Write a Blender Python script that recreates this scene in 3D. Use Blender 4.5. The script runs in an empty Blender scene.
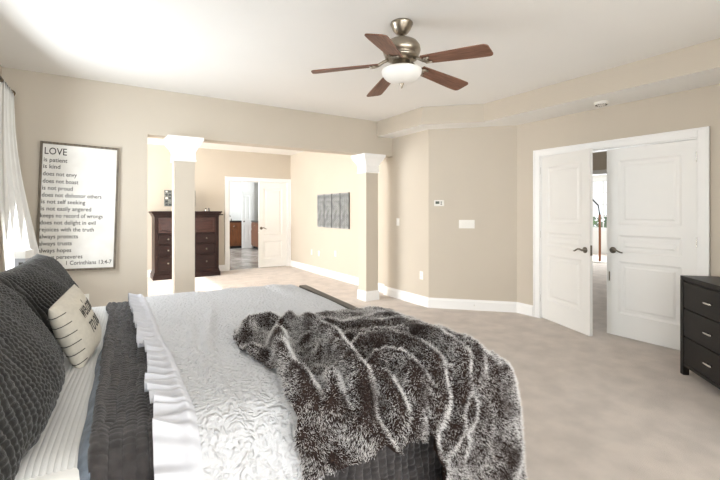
import bpy, bmesh, math, random
import numpy as np
from mathutils import Vector, Matrix, Euler

random.seed(4)
PI = math.pi
SC = bpy.context.scene
COL = SC.collection

# ------------------------------------------------------------------ camera
TH = math.atan(260 / 405)
cam_d = bpy.data.cameras.new('camera')
cam_d.sensor_width = 36
cam_d.lens = 405 / 720 * 36
cam_d.shift_y = -29 / 720
cam_d.clip_start = 0.05
cam = bpy.data.objects.new('camera', cam_d)
cam.location = (0, 0, 1.35)
cam.rotation_euler = (PI / 2, 0, -TH)
COL.objects.link(cam)
SC.camera = cam

# ------------------------------------------------------------------ world, lights, exposure
world = bpy.data.worlds.new('world')
SC.world = world
world.use_nodes = True
world.node_tree.nodes['Background'].inputs[0].default_value = (0.93, 0.97, 1.0, 1)
world.node_tree.nodes['Background'].inputs[1].default_value = 1.1
SC.view_settings.view_transform = 'Standard'
SC.view_settings.look = 'None'
SC.view_settings.exposure = 0.19
SC.view_settings.gamma = 1.0
SC.view_settings.use_curve_mapping = False
SC.cycles.diffuse_bounces = 6
SC.cycles.max_bounces = 10
SC.cycles.use_denoising = True


def area(name, loc, target, sx, sy, power, col=(1, 1, 1)):
    d = bpy.data.lights.new(name, 'AREA')
    d.shape = 'RECTANGLE'
    d.size, d.size_y = sx, sy
    d.energy = power
    d.color = col
    o = bpy.data.objects.new(name, d)
    o.location = loc
    o.rotation_euler = (Vector(target) - Vector(loc)).to_track_quat('-Z', 'Y').to_euler()
    COL.objects.link(o)
    return o


DAY = (0.90, 0.955, 1.0)
area('daylight_assumed_near', (-0.70, -1.3, 1.55), (2.0, -0.6, 2.9), 1.8, 1.8, 75, DAY)  # added lamp for assumed light from the left; solid wall behind, no window
area('daylight_assumed_far', (-0.70, 3.75, 1.40), (1.2, 3.3, 1.25), 1.5, 1.6, 72, DAY)  # added lamp lighting the bed's far side; window only assumed, headboard wall is solid
area('daylight_fill_rear', (1.1, -4.4, 1.40), (1.2, -3.2, 3.2), 3.6, 2.0, 260, DAY)  # unseen fill lamp added behind the camera, tilted up at the ceiling
area('daylight_assumed_sitting', (-2.9, 7.2, 1.6), (2.0, 7.4, 1.2), 2.8, 1.9, 340, (0.97, 0.985, 1.0))  # added unseen lamp for an assumed window; the wall has only a high slot
area('daylight_fill_bath', (1.15, 13.0, 1.7), (4.0, 12.5, 0.8), 2.2, 1.6, 170, DAY)  # unseen lamp added to brighten the bath; the wall behind it is solid
area('daylight_window_hall', (12.9, 6.1, 1.6), (7, 5.2, 1.0), 2.0, 1.5, 150, DAY)
sun_d = bpy.data.lights.new('sun', 'SUN')
sun_d.energy = 6
sun_d.angle = 0.01
sun_d.color = (1, 0.96, 0.9)
sun = bpy.data.objects.new('sun', sun_d)
sun.rotation_euler = Vector((2.08, 0.16, -1.0)).to_track_quat('-Z', 'Y').to_euler()
COL.objects.link(sun)

# ------------------------------------------------------------------ helpers


def tag(o, label=None, cat=None, group=None, kind=None):
    if label: o['label'] = label
    if cat: o['category'] = cat
    if group: o['group'] = group
    if kind: o['kind'] = kind
    return o


def thing(name, label, cat, loc=(0, 0, 0), rot=(0, 0, 0), group=None, kind=None):
    o = bpy.data.objects.new(name, None)
    o.empty_display_size = 0.1
    COL.objects.link(o)
    o.location = loc
    o.rotation_euler = rot if not isinstance(rot, (int, float)) else (0, 0, rot)
    return tag(o, label, cat, group, kind)


def world_of(o):
    m = Matrix.Identity(4)
    while o is not None:
        m = Matrix.LocRotScale(o.location, o.rotation_euler, o.scale) @ m
        o = o.parent
    return m


def build(name, bm, mats, parent=None, smooth=False, world_space=False, origin=None):
    """Link a bmesh as ONE mesh object. world_space: the coordinates are the room's."""
    if not isinstance(mats, (list, tuple)):
        mats = [mats]
    if world_space and parent is not None:
        bm.transform(world_of(parent).inverted())
    if origin is not None:
        bm.transform(Matrix.Translation(-Vector(origin)))
    me = bpy.data.meshes.new(name)
    bm.normal_update()
    bm.to_mesh(me)
    bm.free()
    for m in mats:
        me.materials.append(m)
    if smooth:
        for p in me.polygons:
            p.use_smooth = True
    o = bpy.data.objects.new(name, me)
    COL.objects.link(o)
    if parent is not None:
        o.parent = parent
    if origin is not None:
        o.location = origin
    return o


def auto_smooth(o, deg=35):
    me = o.data
    for p in me.polygons:
        p.use_smooth = True
    bm = bmesh.new(); bm.from_mesh(me)
    for e in bm.edges:
        if len(e.link_faces) == 2 and e.calc_face_angle(0) > math.radians(deg):
            e.smooth = False
    bm.to_mesh(me); bm.free()
    return o


def copy_tree(o, parent=None):
    c = o.copy()
    COL.objects.link(c)
    c.parent = parent
    for ch in [x for x in bpy.data.objects if x.parent == o]:
        copy_tree(ch, c)
    return c


def box(bm, x0, x1, y0, y1, z0, z1, bev=0.0, seg=2, mi=0):
    n0 = len(bm.verts)
    vs = [bm.verts.new((x, y, z)) for x in (x0, x1) for y in (y0, y1) for z in (z0, z1)]
    f = [(0, 1, 3, 2), (4, 6, 7, 5), (0, 4, 5, 1), (2, 3, 7, 6), (0, 2, 6, 4), (1, 5, 7, 3)]
    fs = []
    for q in f:
        fc = bm.faces.new([vs[i] for i in q]); fc.material_index = mi; fs.append(fc)
    if bev > 0:
        es = list({e for fc in fs for e in fc.edges})
        bmesh.ops.bevel(bm, geom=es, offset=bev, segments=seg, affect='EDGES', profile=0.6)
    return bm


def bbox(*a, **k):
    bm = bmesh.new()
    return box(bm, *a, **k)


def prism(bm, pts, z0, z1, mi=0, mi_bottom=None):
    a = [bm.verts.new((p[0], p[1], z0)) for p in pts]
    b = [bm.verts.new((p[0], p[1], z1)) for p in pts]
    n = len(pts)
    f = bm.faces.new(list(reversed(a))); f.material_index = mi if mi_bottom is None else mi_bottom
    f = bm.faces.new(b); f.material_index = mi
    for i in range(n):
        j = (i + 1) % n
        f = bm.faces.new([a[i], a[j], b[j], b[i]]); f.material_index = mi
    bmesh.ops.recalc_face_normals(bm, faces=bm.faces[:])
    return bm


def lathe(bm, prof, n=32, centre=(0, 0, 0), axis='Z', mi=0):
    rings = []
    for r, z in prof:
        ring = []
        for i in range(n):
            a = 2 * PI * i / n
            p = (r * math.cos(a), r * math.sin(a), z)
            if axis == 'X': p = (z, p[0], p[1])
            if axis == 'Y': p = (p[0], z, p[1])
            ring.append(bm.verts.new((p[0] + centre[0], p[1] + centre[1], p[2] + centre[2])))
        rings.append(ring)
    for a, b in zip(rings, rings[1:]):
        for i in range(n):
            j = (i + 1) % n
            f = bm.faces.new([a[i], a[j], b[j], b[i]]); f.material_index = mi
    for ring in (rings[0], rings[-1]):
        f = bm.faces.new(ring); f.material_index = mi
    bmesh.ops.recalc_face_normals(bm, faces=bm.faces[:])
    return bm


def tube(bm, pts, r, n=10, mi=0):
    pts = [Vector(p) for p in pts]
    rad = r if isinstance(r, (list, tuple)) else [r] * len(pts)
    rings = []
    for i, p in enumerate(pts):
        t = (pts[min(i + 1, len(pts) - 1)] - pts[max(i - 1, 0)]).normalized()
        up = Vector((0, 0, 1)) if abs(t.z) < 0.95 else Vector((1, 0, 0))
        a = t.cross(up).normalized(); b = t.cross(a)
        rings.append([bm.verts.new(p + rad[i] * (a * math.cos(2 * PI * k / n) + b * math.sin(2 * PI * k / n))) for k in range(n)])
    for a, b in zip(rings, rings[1:]):
        for k in range(n):
            f = bm.faces.new([a[k], a[(k + 1) % n], b[(k + 1) % n], b[k]]); f.material_index = mi
    for rg in (rings[0], rings[-1]):
        f = bm.faces.new(rg); f.material_index = mi
    bmesh.ops.recalc_face_normals(bm, faces=bm.faces[:])
    return bm


def grid_bm(P, uv=None, close=False):
    """P: (n, m, 3) array to a quad sheet, with optional uv (n, m, 2)."""
    n, m = P.shape[:2]
    bm = bmesh.new()
    vs = [bm.verts.new(P[i, j]) for i in range(n) for j in range(m)]
    lay = bm.loops.layers.uv.new('UVMap') if uv is not None else None
    for i in range(n - 1):
        for j in range(m - 1):
            idx = (i * m + j, (i + 1) * m + j, (i + 1) * m + j + 1, i * m + j + 1)
            f = bm.faces.new([vs[k] for k in idx])
            f.smooth = True
            if lay:
                for lp, k in zip(f.loops, idx):
                    lp[lay].uv = uv[k // m, k % m]
    return bm


def vnoise(x, y, seed=0):
    """smooth value noise on arrays, -1..1"""
    xi, yi = np.floor(x).astype(np.int64), np.floor(y).astype(np.int64)
    fx, fy = x - xi, y - yi
    fx = fx * fx * (3 - 2 * fx); fy = fy * fy * (3 - 2 * fy)

    def h(a, b):
        n = (a * 374761393 + b * 668265263 + seed * 982451653) & 0x7fffffff
        n = ((n ^ (n >> 13)) * 1274126177) & 0x7fffffff
        return ((n ^ (n >> 16)) & 0xffff) / 32767.5 - 1
    return (h(xi, yi) * (1 - fx) + h(xi + 1, yi) * fx) * (1 - fy) + (h(xi, yi + 1) * (1 - fx) + h(xi + 1, yi + 1) * fx) * fy


def sstep(x, a, b):
    t = np.clip((x - a) / (b - a), 0, 1)
    return t * t * (3 - 2 * t)


def normals(P):
    du = np.gradient(P, axis=0); dv = np.gradient(P, axis=1)
    n = np.cross(du, dv)
    return n / (np.linalg.norm(n, axis=2, keepdims=True) + 1e-9)


def text_bm(body, width=None, size=0.05, extrude=0.0006, align='LEFT', shear=0.0, bold=0.0):
    """lettering as a mesh in the XY plane, optionally stretched to a width"""
    cu = bpy.data.curves.new('lettering', 'FONT')
    cu.body = body; cu.size = size; cu.extrude = extrude; cu.shear = shear; cu.offset = bold
    cu.resolution_u = 3
    ob = bpy.data.objects.new('lettering', cu)
    COL.objects.link(ob)
    dg = bpy.context.evaluated_depsgraph_get()
    me = bpy.data.meshes.new_from_object(ob.evaluated_get(dg))
    bpy.data.objects.remove(ob); bpy.data.curves.remove(cu)
    bm = bmesh.new(); bm.from_mesh(me); bpy.data.meshes.remove(me)
    xs = [v.co.x for v in bm.verts]
    x0, x1 = min(xs), max(xs)
    k = (width / (x1 - x0)) if width else 1
    for v in bm.verts:
        v.co.x = (v.co.x - x0) * k
        if align == 'RIGHT': v.co.x -= (x1 - x0) * k
        if align == 'CENTER': v.co.x -= (x1 - x0) * k / 2
    return bm


# ------------------------------------------------------------------ materials


def lin(h):
    h = h.lstrip('#')
    out = []
    for i in (0, 2, 4):
        c = int(h[i:i + 2], 16) / 255
        out.append(c / 12.92 if c <= 0.04045 else ((c + 0.055) / 1.055) ** 2.4)
    return (*out, 1)


def mat(name, hexc, rough=0.6, metal=0.0, var=0.0, scale=8.0, bump=0.0, bscale=200.0, spec=0.5, sheen=0.0, stretch=(1, 1, 1), var2=None, detail=4):
    m = bpy.data.materials.new(name)
    m.use_nodes = True
    nt = m.node_tree
    b = nt.nodes['Principled BSDF']
    b.inputs['Base Color'].default_value = lin(hexc)
    b.inputs['Roughness'].default_value = rough
    b.inputs['Metallic'].default_value = metal
    b.inputs['Specular IOR Level'].default_value = spec
    if sheen:
        b.inputs['Sheen Weight'].default_value = sheen
    tc = nt.nodes.new('ShaderNodeTexCoord')
    mp = nt.nodes.new('ShaderNodeMapping')
    mp.inputs['Scale'].default_value = stretch
    nt.links.new(tc.outputs['Object'], mp.inputs['Vector'])
    nz = nt.nodes.new('ShaderNodeTexNoise')
    nz.inputs['Scale'].default_value = scale
    nz.inputs['Detail'].default_value = detail
    nt.links.new(mp.outputs[0], nz.inputs['Vector'])
    mix = nt.nodes.new('ShaderNodeMix')
    mix.data_type = 'RGBA'
    c = lin(hexc)
    d = lin(var2) if var2 else tuple(x * (1 - var) for x in c[:3]) + (1,)
    mix.inputs[6].default_value = c
    mix.inputs[7].default_value = d
    rp = nt.nodes.new('ShaderNodeMapRange')
    rp.inputs[1].default_value = 0.35; rp.inputs[2].default_value = 0.65
    nt.links.new(nz.outputs['Fac'], rp.inputs[0])
    nt.links.new(rp.outputs[0], mix.inputs[0])
    nt.links.new(mix.outputs[2], b.inputs['Base Color'])
    if bump:
        n2 = nt.nodes.new('ShaderNodeTexNoise')
        n2.inputs['Scale'].default_value = bscale
        n2.inputs['Detail'].default_value = 5
        nt.links.new(mp.outputs[0], n2.inputs['Vector'])
        bp = nt.nodes.new('ShaderNodeBump')
        bp.inputs['Strength'].default_value = bump
        bp.inputs['Distance'].default_value = 0.01
        nt.links.new(n2.outputs['Fac'], bp.inputs['Height'])
        nt.links.new(bp.outputs[0], b.inputs['Normal'])
    return m


M = {}
M['wall'] = mat('beige_paint', '#C8BFB1', 0.75, var=0.02, scale=2, bump=0.03, bscale=250, spec=0.25)
M['ceiling'] = mat('ceiling_white', '#F0EFEC', 0.85, var=0.01, scale=2, spec=0.2)
M['trim'] = mat('trim_white', '#F1F1F0', 0.38, var=0.01, spec=0.45)
M['door'] = mat('door_white', '#EDEDEB', 0.4, var=0.01, spec=0.4)
M['carpet'] = mat('carpet', '#DDD2C9', 0.95, var=0.16, scale=5.0, bump=0.9, bscale=260, spec=0.1, sheen=0.2, detail=9)
M['tile'] = mat('tile', '#DCD8D2', 0.25, var2='#9F9890', scale=1.6, stretch=(1, 0.35, 1), detail=6)
M['cherry'] = mat('dark_cherry_wood', '#2E1915', 0.4, var2='#1C0F0C', scale=6, stretch=(1, 8, 8), spec=0.3)
M['cherry_moulding'] = mat('cherry_moulding', '#4A2C24', 0.28, var2='#331C16', scale=6, stretch=(1, 8, 8), spec=0.5)
M['black_wood'] = mat('black_wood', '#191614', 0.42, var2='#110F0E', scale=5, stretch=(1, 1, 10), spec=0.28)
M['espresso'] = mat('espresso_wood', '#241F1B', 0.35, var2='#171412', scale=5, stretch=(8, 1, 8), spec=0.5)
M['nickel'] = mat('brushed_nickel', '#A79E90', 0.3, metal=1.0, var=0.08, scale=40, stretch=(1, 1, 12))
M['dark_nickel'] = mat('dark_nickel', '#7C756B', 0.28, metal=1.0, var=0.08, scale=40)
M['chrome'] = mat('satin_chrome', '#D8D6D2', 0.22, metal=1.0, var=0.03)
M['bronze'] = mat('old_bronze', '#6B5638', 0.4, metal=1.0, var=0.3, scale=30)
M['blade'] = mat('walnut_blade', '#875F4C', 0.5, var2='#694635', scale=7, stretch=(1.2, 14, 14), spec=0.4)
M['glass_bowl'] = mat('frosted_glass', '#F3F2EE', 0.35, var=0.01, spec=0.5)
M['sheet'] = mat('white_ribbed_cotton', '#D2D1CF', 0.9, var=0.03, scale=30, bump=0.2, bscale=300, spec=0.15)
M['coverlet'] = mat('white_matelasse', '#CBCCCF', 0.9, var=0.02, scale=30, spec=0.15)
M['ruffle'] = mat('white_ruffle', '#CDCED4', 0.9, var=0.02, scale=30, bump=0.12, bscale=500, spec=0.15)
M['mattress'] = mat('mattress_white', '#E8E6E2', 0.9, var=0.03, spec=0.1)
M['quilt'] = mat('charcoal_quilt', '#433F3F', 0.88, var2='#302D2D', scale=25, bump=0.35, bscale=420, spec=0.2, sheen=0.25)
M['lining'] = mat('blue_grey_lining', '#76808D', 0.85, var2='#565F6B', scale=22, bump=0.3, bscale=300, spec=0.15, sheen=0.2)
M['sham'] = mat('dark_sham', '#2A2926', 0.88, var2='#1D1C1B', scale=25, bump=0.35, bscale=420, spec=0.2, sheen=0.25)
M['linen'] = mat('cream_linen', '#CFC9BC', 0.9, var=0.08, scale=60, bump=0.35, bscale=700, spec=0.1)
M['thread'] = mat('black_thread', '#24211F', 0.8)
M['grey_pillow'] = mat('pale_grey_cotton', '#B9BABD', 0.9, var=0.05, bump=0.2, bscale=300, spec=0.1)
M['curtain'] = mat('white_curtain', '#E9E7E3', 0.9, var=0.04, scale=10, bump=0.15, bscale=500, spec=0.1)
M['sign_board'] = mat('white_sign_board', '#F1F0EC', 0.7, var2='#D9D6CF', scale=2.2, detail=9, spec=0.2)
M['sign_frame'] = mat('grey_barn_wood', '#857B6E', 0.8, var2='#5E564C', scale=8, stretch=(6, 6, 1), spec=0.2)
M['ink'] = mat('grey_ink', '#4A4845', 0.8, spec=0.1)
M['panel'] = mat('grey_metal_panel', '#AEB1B0', 0.55, metal=0.1, var2='#85888A', scale=12)
M['panel_dark'] = mat('panel_recess', '#45494B', 0.7, var=0.2)
M['plastic'] = mat('white_plastic', '#ECEAE4', 0.35, var=0.01)
M['slot'] = mat('dark_slot', '#4A4741', 0.6)
M['lcd'] = mat('green_grey_display', '#4E564C', 0.3)
M['vanity'] = mat('brown_vanity_wood', '#7B4A2A', 0.4, var2='#5F3820', scale=5, stretch=(6, 6, 1))
M['counter'] = mat('dark_granite', '#2A2523', 0.2, var2='#453B36', scale=60)
M['mirror'] = mat('mirror', '#E8ECEC', 0.03, metal=1.0)
M['leaf'] = mat('green_leaf', '#4F7A35', 0.6, var2='#2F5A22', scale=6)
M['lawn'] = mat('lawn', '#6E9350', 0.9, var2='#52793A', scale=3, bump=0.5, bscale=60)
M['orange_wood'] = mat('orange_wood', '#A5643A', 0.5, var=0.2, scale=6, stretch=(6, 6, 1))
M['dark_metal'] = mat('dark_metal', '#2B2B2C', 0.45, metal=0.6)
M['grey_frame'] = mat('silver_mosaic', '#8E908C', 0.35, metal=0.6, var2='#5C5F5C', scale=40)

# window glass
g = bpy.data.materials.new('window_glass'); g.use_nodes = True
nt = g.node_tree; nt.nodes.clear()
out = nt.nodes.new('ShaderNodeOutputMaterial'); gl = nt.nodes.new('ShaderNodeBsdfGlossy'); tr = nt.nodes.new('ShaderNodeBsdfTransparent')
mx = nt.nodes.new('ShaderNodeMixShader'); mx.inputs[0].default_value = 0.06; gl.inputs['Roughness'].default_value = 0.02
nt.links.new(tr.outputs[0], mx.inputs[1]); nt.links.new(gl.outputs[0], mx.inputs[2]); nt.links.new(mx.outputs[0], out.inputs[0])
M['glass'] = g

# embossed pattern of the white coverlet: scrolling relief as bump
nt = M['coverlet'].node_tree
tc = nt.nodes.new('ShaderNodeTexCoord')
n1 = nt.nodes.new('ShaderNodeTexNoise'); n1.inputs['Scale'].default_value = 9; n1.inputs['Detail'].default_value = 3
va = nt.nodes.new('ShaderNodeMixRGB'); va.inputs[0].default_value = 0.12
nt.links.new(tc.outputs['Object'], n1.inputs['Vector'])
nt.links.new(tc.outputs['Object'], va.inputs[1]); nt.links.new(n1.outputs['Color'], va.inputs[2])
vo = nt.nodes.new('ShaderNodeTexVoronoi'); vo.feature = 'SMOOTH_F1'; vo.inputs['Scale'].default_value = 60
nt.links.new(va.outputs[0], vo.inputs['Vector'])
sn = nt.nodes.new('ShaderNodeMath'); sn.operation = 'SINE'
ml = nt.nodes.new('ShaderNodeMath'); ml.operation = 'MULTIPLY'; ml.inputs[1].default_value = 9
nt.links.new(vo.outputs['Distance'], ml.inputs[0]); nt.links.new(ml.outputs[0], sn.inputs[0])
n3 = nt.nodes.new('ShaderNodeTexNoise'); n3.inputs['Scale'].default_value = 70; n3.inputs['Detail'].default_value = 4
nt.links.new(tc.outputs['Object'], n3.inputs['Vector'])
ad = nt.nodes.new('ShaderNodeMath'); ad.operation = 'MULTIPLY_ADD'; ad.inputs[1].default_value = 0.35
nt.links.new(sn.outputs[0], ad.inputs[0]); nt.links.new(n3.outputs['Fac'], ad.inputs[2])
bp = nt.nodes.new('ShaderNodeBump'); bp.inputs['Strength'].default_value = 0.9; bp.inputs['Distance'].default_value = 0.008
nt.links.new(ad.outputs[0], bp.inputs['Height'])
nt.links.new(bp.outputs[0], nt.nodes['Principled BSDF'].inputs['Normal'])

# bath floor: diagonal tile joints
nt = M['tile'].node_tree
tc = nt.nodes.new('ShaderNodeTexCoord'); mp = nt.nodes.new('ShaderNodeMapping'); mp.inputs['Rotation'].default_value = (0, 0, PI / 4)
br = nt.nodes.new('ShaderNodeTexBrick'); br.offset = 0; br.inputs['Scale'].default_value = 1
br.inputs['Brick Width'].default_value = 0.33; br.inputs['Row Height'].default_value = 0.33; br.inputs['Mortar Size'].default_value = 0.012
br.inputs['Color1'].default_value = (1, 1, 1, 1); br.inputs['Color2'].default_value = (0.62, 0.6, 0.58, 1); br.inputs['Mortar'].default_value = (0.3, 0.29, 0.28, 1)
nt.links.new(tc.outputs['Object'], mp.inputs['Vector']); nt.links.new(mp.outputs[0], br.inputs['Vector'])
mu = nt.nodes.new('ShaderNodeMixRGB'); mu.blend_type = 'MULTIPLY'; mu.inputs[0].default_value = 1
src = nt.nodes['Principled BSDF'].inputs['Base Color'].links[0].from_socket
nt.links.new(src, mu.inputs[1]); nt.links.new(br.outputs['Color'], mu.inputs[2])
nt.links.new(mu.outputs[0], nt.nodes['Principled BSDF'].inputs['Base Color'])

# ------------------------------------------------------------------ the room shell
H = 2.72          # ceiling
XL = -0.785       # headboard wall
YP = 5.08         # face of the partition with the columns
XR = 4.67         # wall with the double doors
YF = 9.32         # far wall of the sitting room


def struct(name, bm, m, label=None, smooth=False):
    o = build(name, bm, m, smooth=smooth)
    o['kind'] = 'structure'
    if label: o['label'] = label
    return o


bm = bmesh.new(); box(bm, -3.3, 4.79, -5.9, YF + 0.06, -0.1, 0)
struct('floor', bm, M['carpet'])
struct('floor_hall', bbox(4.79, 13.4, 1.0, 8.0, -0.1, -0.0), M['carpet'])
struct('floor_bath', bbox(0.9, 6.0, YF + 0.06, 15.6, -0.1, 0), M['tile'])
struct('ceiling', bbox(-3.3, 4.79, -5.9, YF + 0.12, H, H + 0.1), M['ceiling'])
struct('ceiling_hall', bbox(4.79, 13.5, 1.0, 8.0, H, H + 0.1), M['ceiling'])
struct('ceiling_bath', bbox(0.9, 6.0, YF + 0.12, 15.6, H, H + 0.1), M['ceiling'])
struct('ground', bbox(13.5, 40, -20, 30, -0.6, -0.5), M['lawn'])

struct('wall_left', bbox(XL - 0.12, XL, -5.9, YP, 0, H), M['wall'])
struct('wall_rear', bbox(XL - 0.12, 4.79, -5.9, -5.78, 0, H), M['wall'])
bm = bmesh.new()
box(bm, XL - 0.12, 0.446, YP, YP + 0.22, 0, H)
box(bm, 0.446, 3.87, YP, YP + 0.22, 2.205, H)
struct('wall_partition', bm, M['wall'])
bm = bmesh.new()
prism(bm, [(3.87, YP + 0.22), (3.87, 4.25), (4.67, 3.41), (4.79, 3.47), (4.05, 4.33), (4.05, YP + 0.22)], 0, H)
struct('wall_angled', bm, M['wall'])
bm = bmesh.new()
DY0, DY1, DH = 1.465, 3.07, 2.035
box(bm, XR, XR + 0.12, DY1, 3.47, 0, H)
box(bm, XR, XR + 0.12, 1.27, DY0, 0, H)
box(bm, XR, XR + 0.12, DY0, DY1, DH, H)
struct('wall_right', bm, M['wall'])
bm = bmesh.new()
k = 1.6
prism(bm, [(4.67, 1.27), (4.79, 1.27), (4.79 - k, 1.15 - k - 0.05), (4.67 - k, 1.27 - k)], 0, H)
struct('wall_corner', bm, M['wall'])
struct('wall_right_rear', bbox(3.07, 3.19, -5.8, -0.33, 0, H), M['wall'])
struct('wall_sitting_right', bbox(3.95, 4.07, YP + 0.22, YF, 0, H), M['wall'])
bm = bmesh.new()
FX0, FX1 = 2.45, 3.87
box(bm, -3.3, FX0, YF, YF + 0.12, 0, H)
box(bm, FX1, 4.07, YF, YF + 0.12, 0, H)
box(bm, FX0, FX1, YF, YF + 0.12, 2.045, H)
struct('wall_far', bm, M['wall'])
# unseen sitting-room left wall; high slot shaped to place the sun patch
bm = bmesh.new()
box(bm, -3.3, -3.18, YP + 0.22, 5.9, 0, H); box(bm, -3.3, -3.18, 8.9, YF, 0, H)
box(bm, -3.3, -3.18, 5.9, 8.9, 0, 1.95); box(bm, -3.3, -3.18, 5.9, 8.9, 2.45, H)
struct('wall_sitting_left', bm, M['wall'])
struct('wall_sitting_front', bbox(-3.3, XL - 0.12, YP, YP + 0.22, 0, H), M['wall'])

# soffit that runs along the angled wall and the door wall
bm = bmesh.new()
prism(bm, [(3.57, YP), (3.57, 4.05), (4.13, 3.50), (4.13, 0.73), (4.67, 1.27), (4.67, 3.41), (3.87, 4.25), (3.87, YP)], 2.49, H - 0.001, 0, 1)
struct('soffit', bm, [M['wall'], M['ceiling']])


def strip_along(pts, h, d, side=1, z0=0.0):
    """skirting: a profile with a stepped top swept along a polyline on the floor, on the given side"""
    prof = [(0, 0), (d, 0), (d, h * 0.8), (d * 0.6, h * 0.9), (d * 0.45, h), (0, h)]
    P = [Vector((p[0], p[1])) for p in pts]
    dirs = [(P[i + 1] - P[i]).normalized() for i in range(len(P) - 1)]
    nor = [Vector((-q.y, q.x)) * side for q in dirs]
    bm = bmesh.new(); rings = []
    for i, p in enumerate(P):
        if i == 0: n = nor[0]
        elif i == len(P) - 1: n = nor[-1]
        else:
            n = (nor[i - 1] + nor[i]).normalized(); n = n / max(0.3, n.dot(nor[i]))
        rings.append([bm.verts.new((p.x + n.x * a, p.y + n.y * a, z0 + b)) for a, b in prof])
    for a, b in zip(rings, rings[1:]):
        for i in range(len(prof)):
            j = (i + 1) % len(prof)
            bm.faces.new([a[i], a[j], b[j], b[i]])
    bm.faces.new(rings[0]); bm.faces.new(rings[-1])
    bmesh.ops.recalc_face_normals(bm, faces=bm.faces[:])
    return bm


CW = 0.085
struct('baseboard_right', strip_along([(XR, DY1 + CW + 0.01), (XR, 3.41), (3.87, 4.25), (3.87, YP + 0.22)], 0.14, 0.016, 1), M['trim'])
struct('baseboard_sitting_right', strip_along([(3.95, YP + 0.22), (3.95, YF)], 0.14, 0.016, 1), M['trim'])
struct('baseboard_far', strip_along([(FX0 - CW, YF), (-3.18, YF)], 0.14, 0.016, 1), M['trim'])
struct('baseboard_left', strip_along([(0.446, YP), (XL, YP)], 0.14, 0.016, 1), M['trim'])


def casing(name, ax, face, a0, a1, h, w, d, sgn):
    """three-sided door casing on the wall 'ax = face', opening a0..a1; sgn: side it stands out to"""
    bm = bmesh.new()
    lo, hi = sorted((face, face + sgn * d))
    lo2, hi2 = sorted((face, face + sgn * (d + 0.008)))
    def b(p0, p1, z0, z1, lo, hi, bev=0.004):
        if ax == 'X': box(bm, lo, hi, p0, p1, z0, z1, bev)
        else: box(bm, p0, p1, lo, hi, z0, z1, bev)
    b(a0 - w, a0, 0, h + w, lo, hi); b(a1, a1 + w, 0, h + w, lo, hi); b(a0, a1, h, h + w, lo, hi)
    t = 0.022
    b(a0 - w, a0 - w + t, 0, h + w, lo2, hi2); b(a1 + w - t, a1 + w, 0, h + w, lo2, hi2); b(a0 - w + t, a1 + w - t, h + w - t, h + w, lo2, hi2)
    # jamb lining inside the opening
    jd = 0.12
    l3, h3 = sorted((face, face - sgn * jd))
    b(a0 - 0.001, a0 + 0.012, 0, h, l3, h3, 0); b(a1 - 0.012, a1 + 0.001, 0, h, l3, h3, 0); b(a0 + 0.012, a1 - 0.012, h - 0.012, h + 0.001, l3, h3, 0)
    return struct(name, bm, M['trim'])


casing('trim_1', 'X', XR, DY0, DY1, DH, CW, 0.016, -1)
casing('trim_2', 'Y', YF, FX0, FX1, 2.045, CW, 0.016, -1)


def panel_leaf(w, h, th, panels):
    """door leaf in its own frame: hinge edge at x=0, runs to x=w, thickness y -th/2..th/2, raised panels on both faces.
    panels: (x0, x1, z0, z1)"""
    bm = bmesh.new()
    xs = sorted({0, w, *[p[0] for p in panels], *[p[1] for p in panels]})
    zs = sorted({0, h, *[p[2] for p in panels], *[p[3] for p in panels]})
    for sy in (-1, 1):
        V = {(i, j): bm.verts.new((x, sy * th / 2, z)) for i, x in enumerate(xs) for j, z in enumerate(zs)}
        pf = []
        for i in range(len(xs) - 1):
            for j in range(len(zs) - 1):
                q = [V[i, j], V[i + 1, j], V[i + 1, j + 1], V[i, j + 1]]
                if sy > 0: q.reverse()
                f = bm.faces.new(q)
                cx, cz = (xs[i] + xs[i + 1]) / 2, (zs[j] + zs[j + 1]) / 2
                for p in panels:
                    if p[0] < cx < p[1] and p[2] < cz < p[3]: pf.append(f)
        bm.normal_update()
        for f in pf:
            for th_, de in ((0.010, -0.007), (0.012, -0.004), (0.028, 0.001), (0.016, 0.007)):
                bmesh.ops.inset_region(bm, faces=[f], thickness=th_, depth=de, use_even_offset=True)
    # edges
    bm.verts.ensure_lookup_table()
    for a, b in (((0, 0), (w, 0)), ((w, 0), (w, h)), ((w, h), (0, h)), ((0, h), (0, 0))):
        bm.faces.new([bm.verts.new((a[0], -th / 2, a[1])), bm.verts.new((a[0], th / 2, a[1])), bm.verts.new((b[0], th / 2, b[1])), bm.verts.new((b[0], -th / 2, b[1]))])
    bmesh.ops.remove_doubles(bm, verts=bm.verts[:], dist=0.0001)
    bmesh.ops.recalc_face_normals(bm, faces=bm.faces[:])
    return bm


def lever(parent, x, z, y, sgn, direction, m):
    """rose, neck and curved lever; stands out along sgn*y, lever points along direction*x"""
    bm = bmesh.new()
    n0 = []
    lathe(bm, [(0.0, 0), (0.034, 0), (0.034, 0.006), (0.026, 0.012), (0.012, 0.016), (0.011, 0.05), (0.0, 0.05)], 20, (0, 0, 0), 'Y')
    pts = [(0, 0.047, 0)]
    for i in range(1, 9):
        t = i / 8
        pts.append((direction * 0.115 * t, 0.047 + 0.008 * math.sin(t * PI), 0.012 * math.sin(t * PI * 1.6) - 0.006 * t))
    tube(bm, pts, [0.011 - 0.004 * (i / 8) for i in range(9)], 8)
    if sgn < 0:
        for v in bm.verts: v.co.y *= -1
        bmesh.ops.reverse_faces(bm, faces=bm.faces[:])
    bm.transform(Matrix.Translation((x, y, z)))
    o = build('handle', bm, m, parent, smooth=True)
    o['label'] = 'satin metal lever handle on a round rose'
    return o


LW = (DY1 - DY0) / 2 - 0.004


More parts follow.
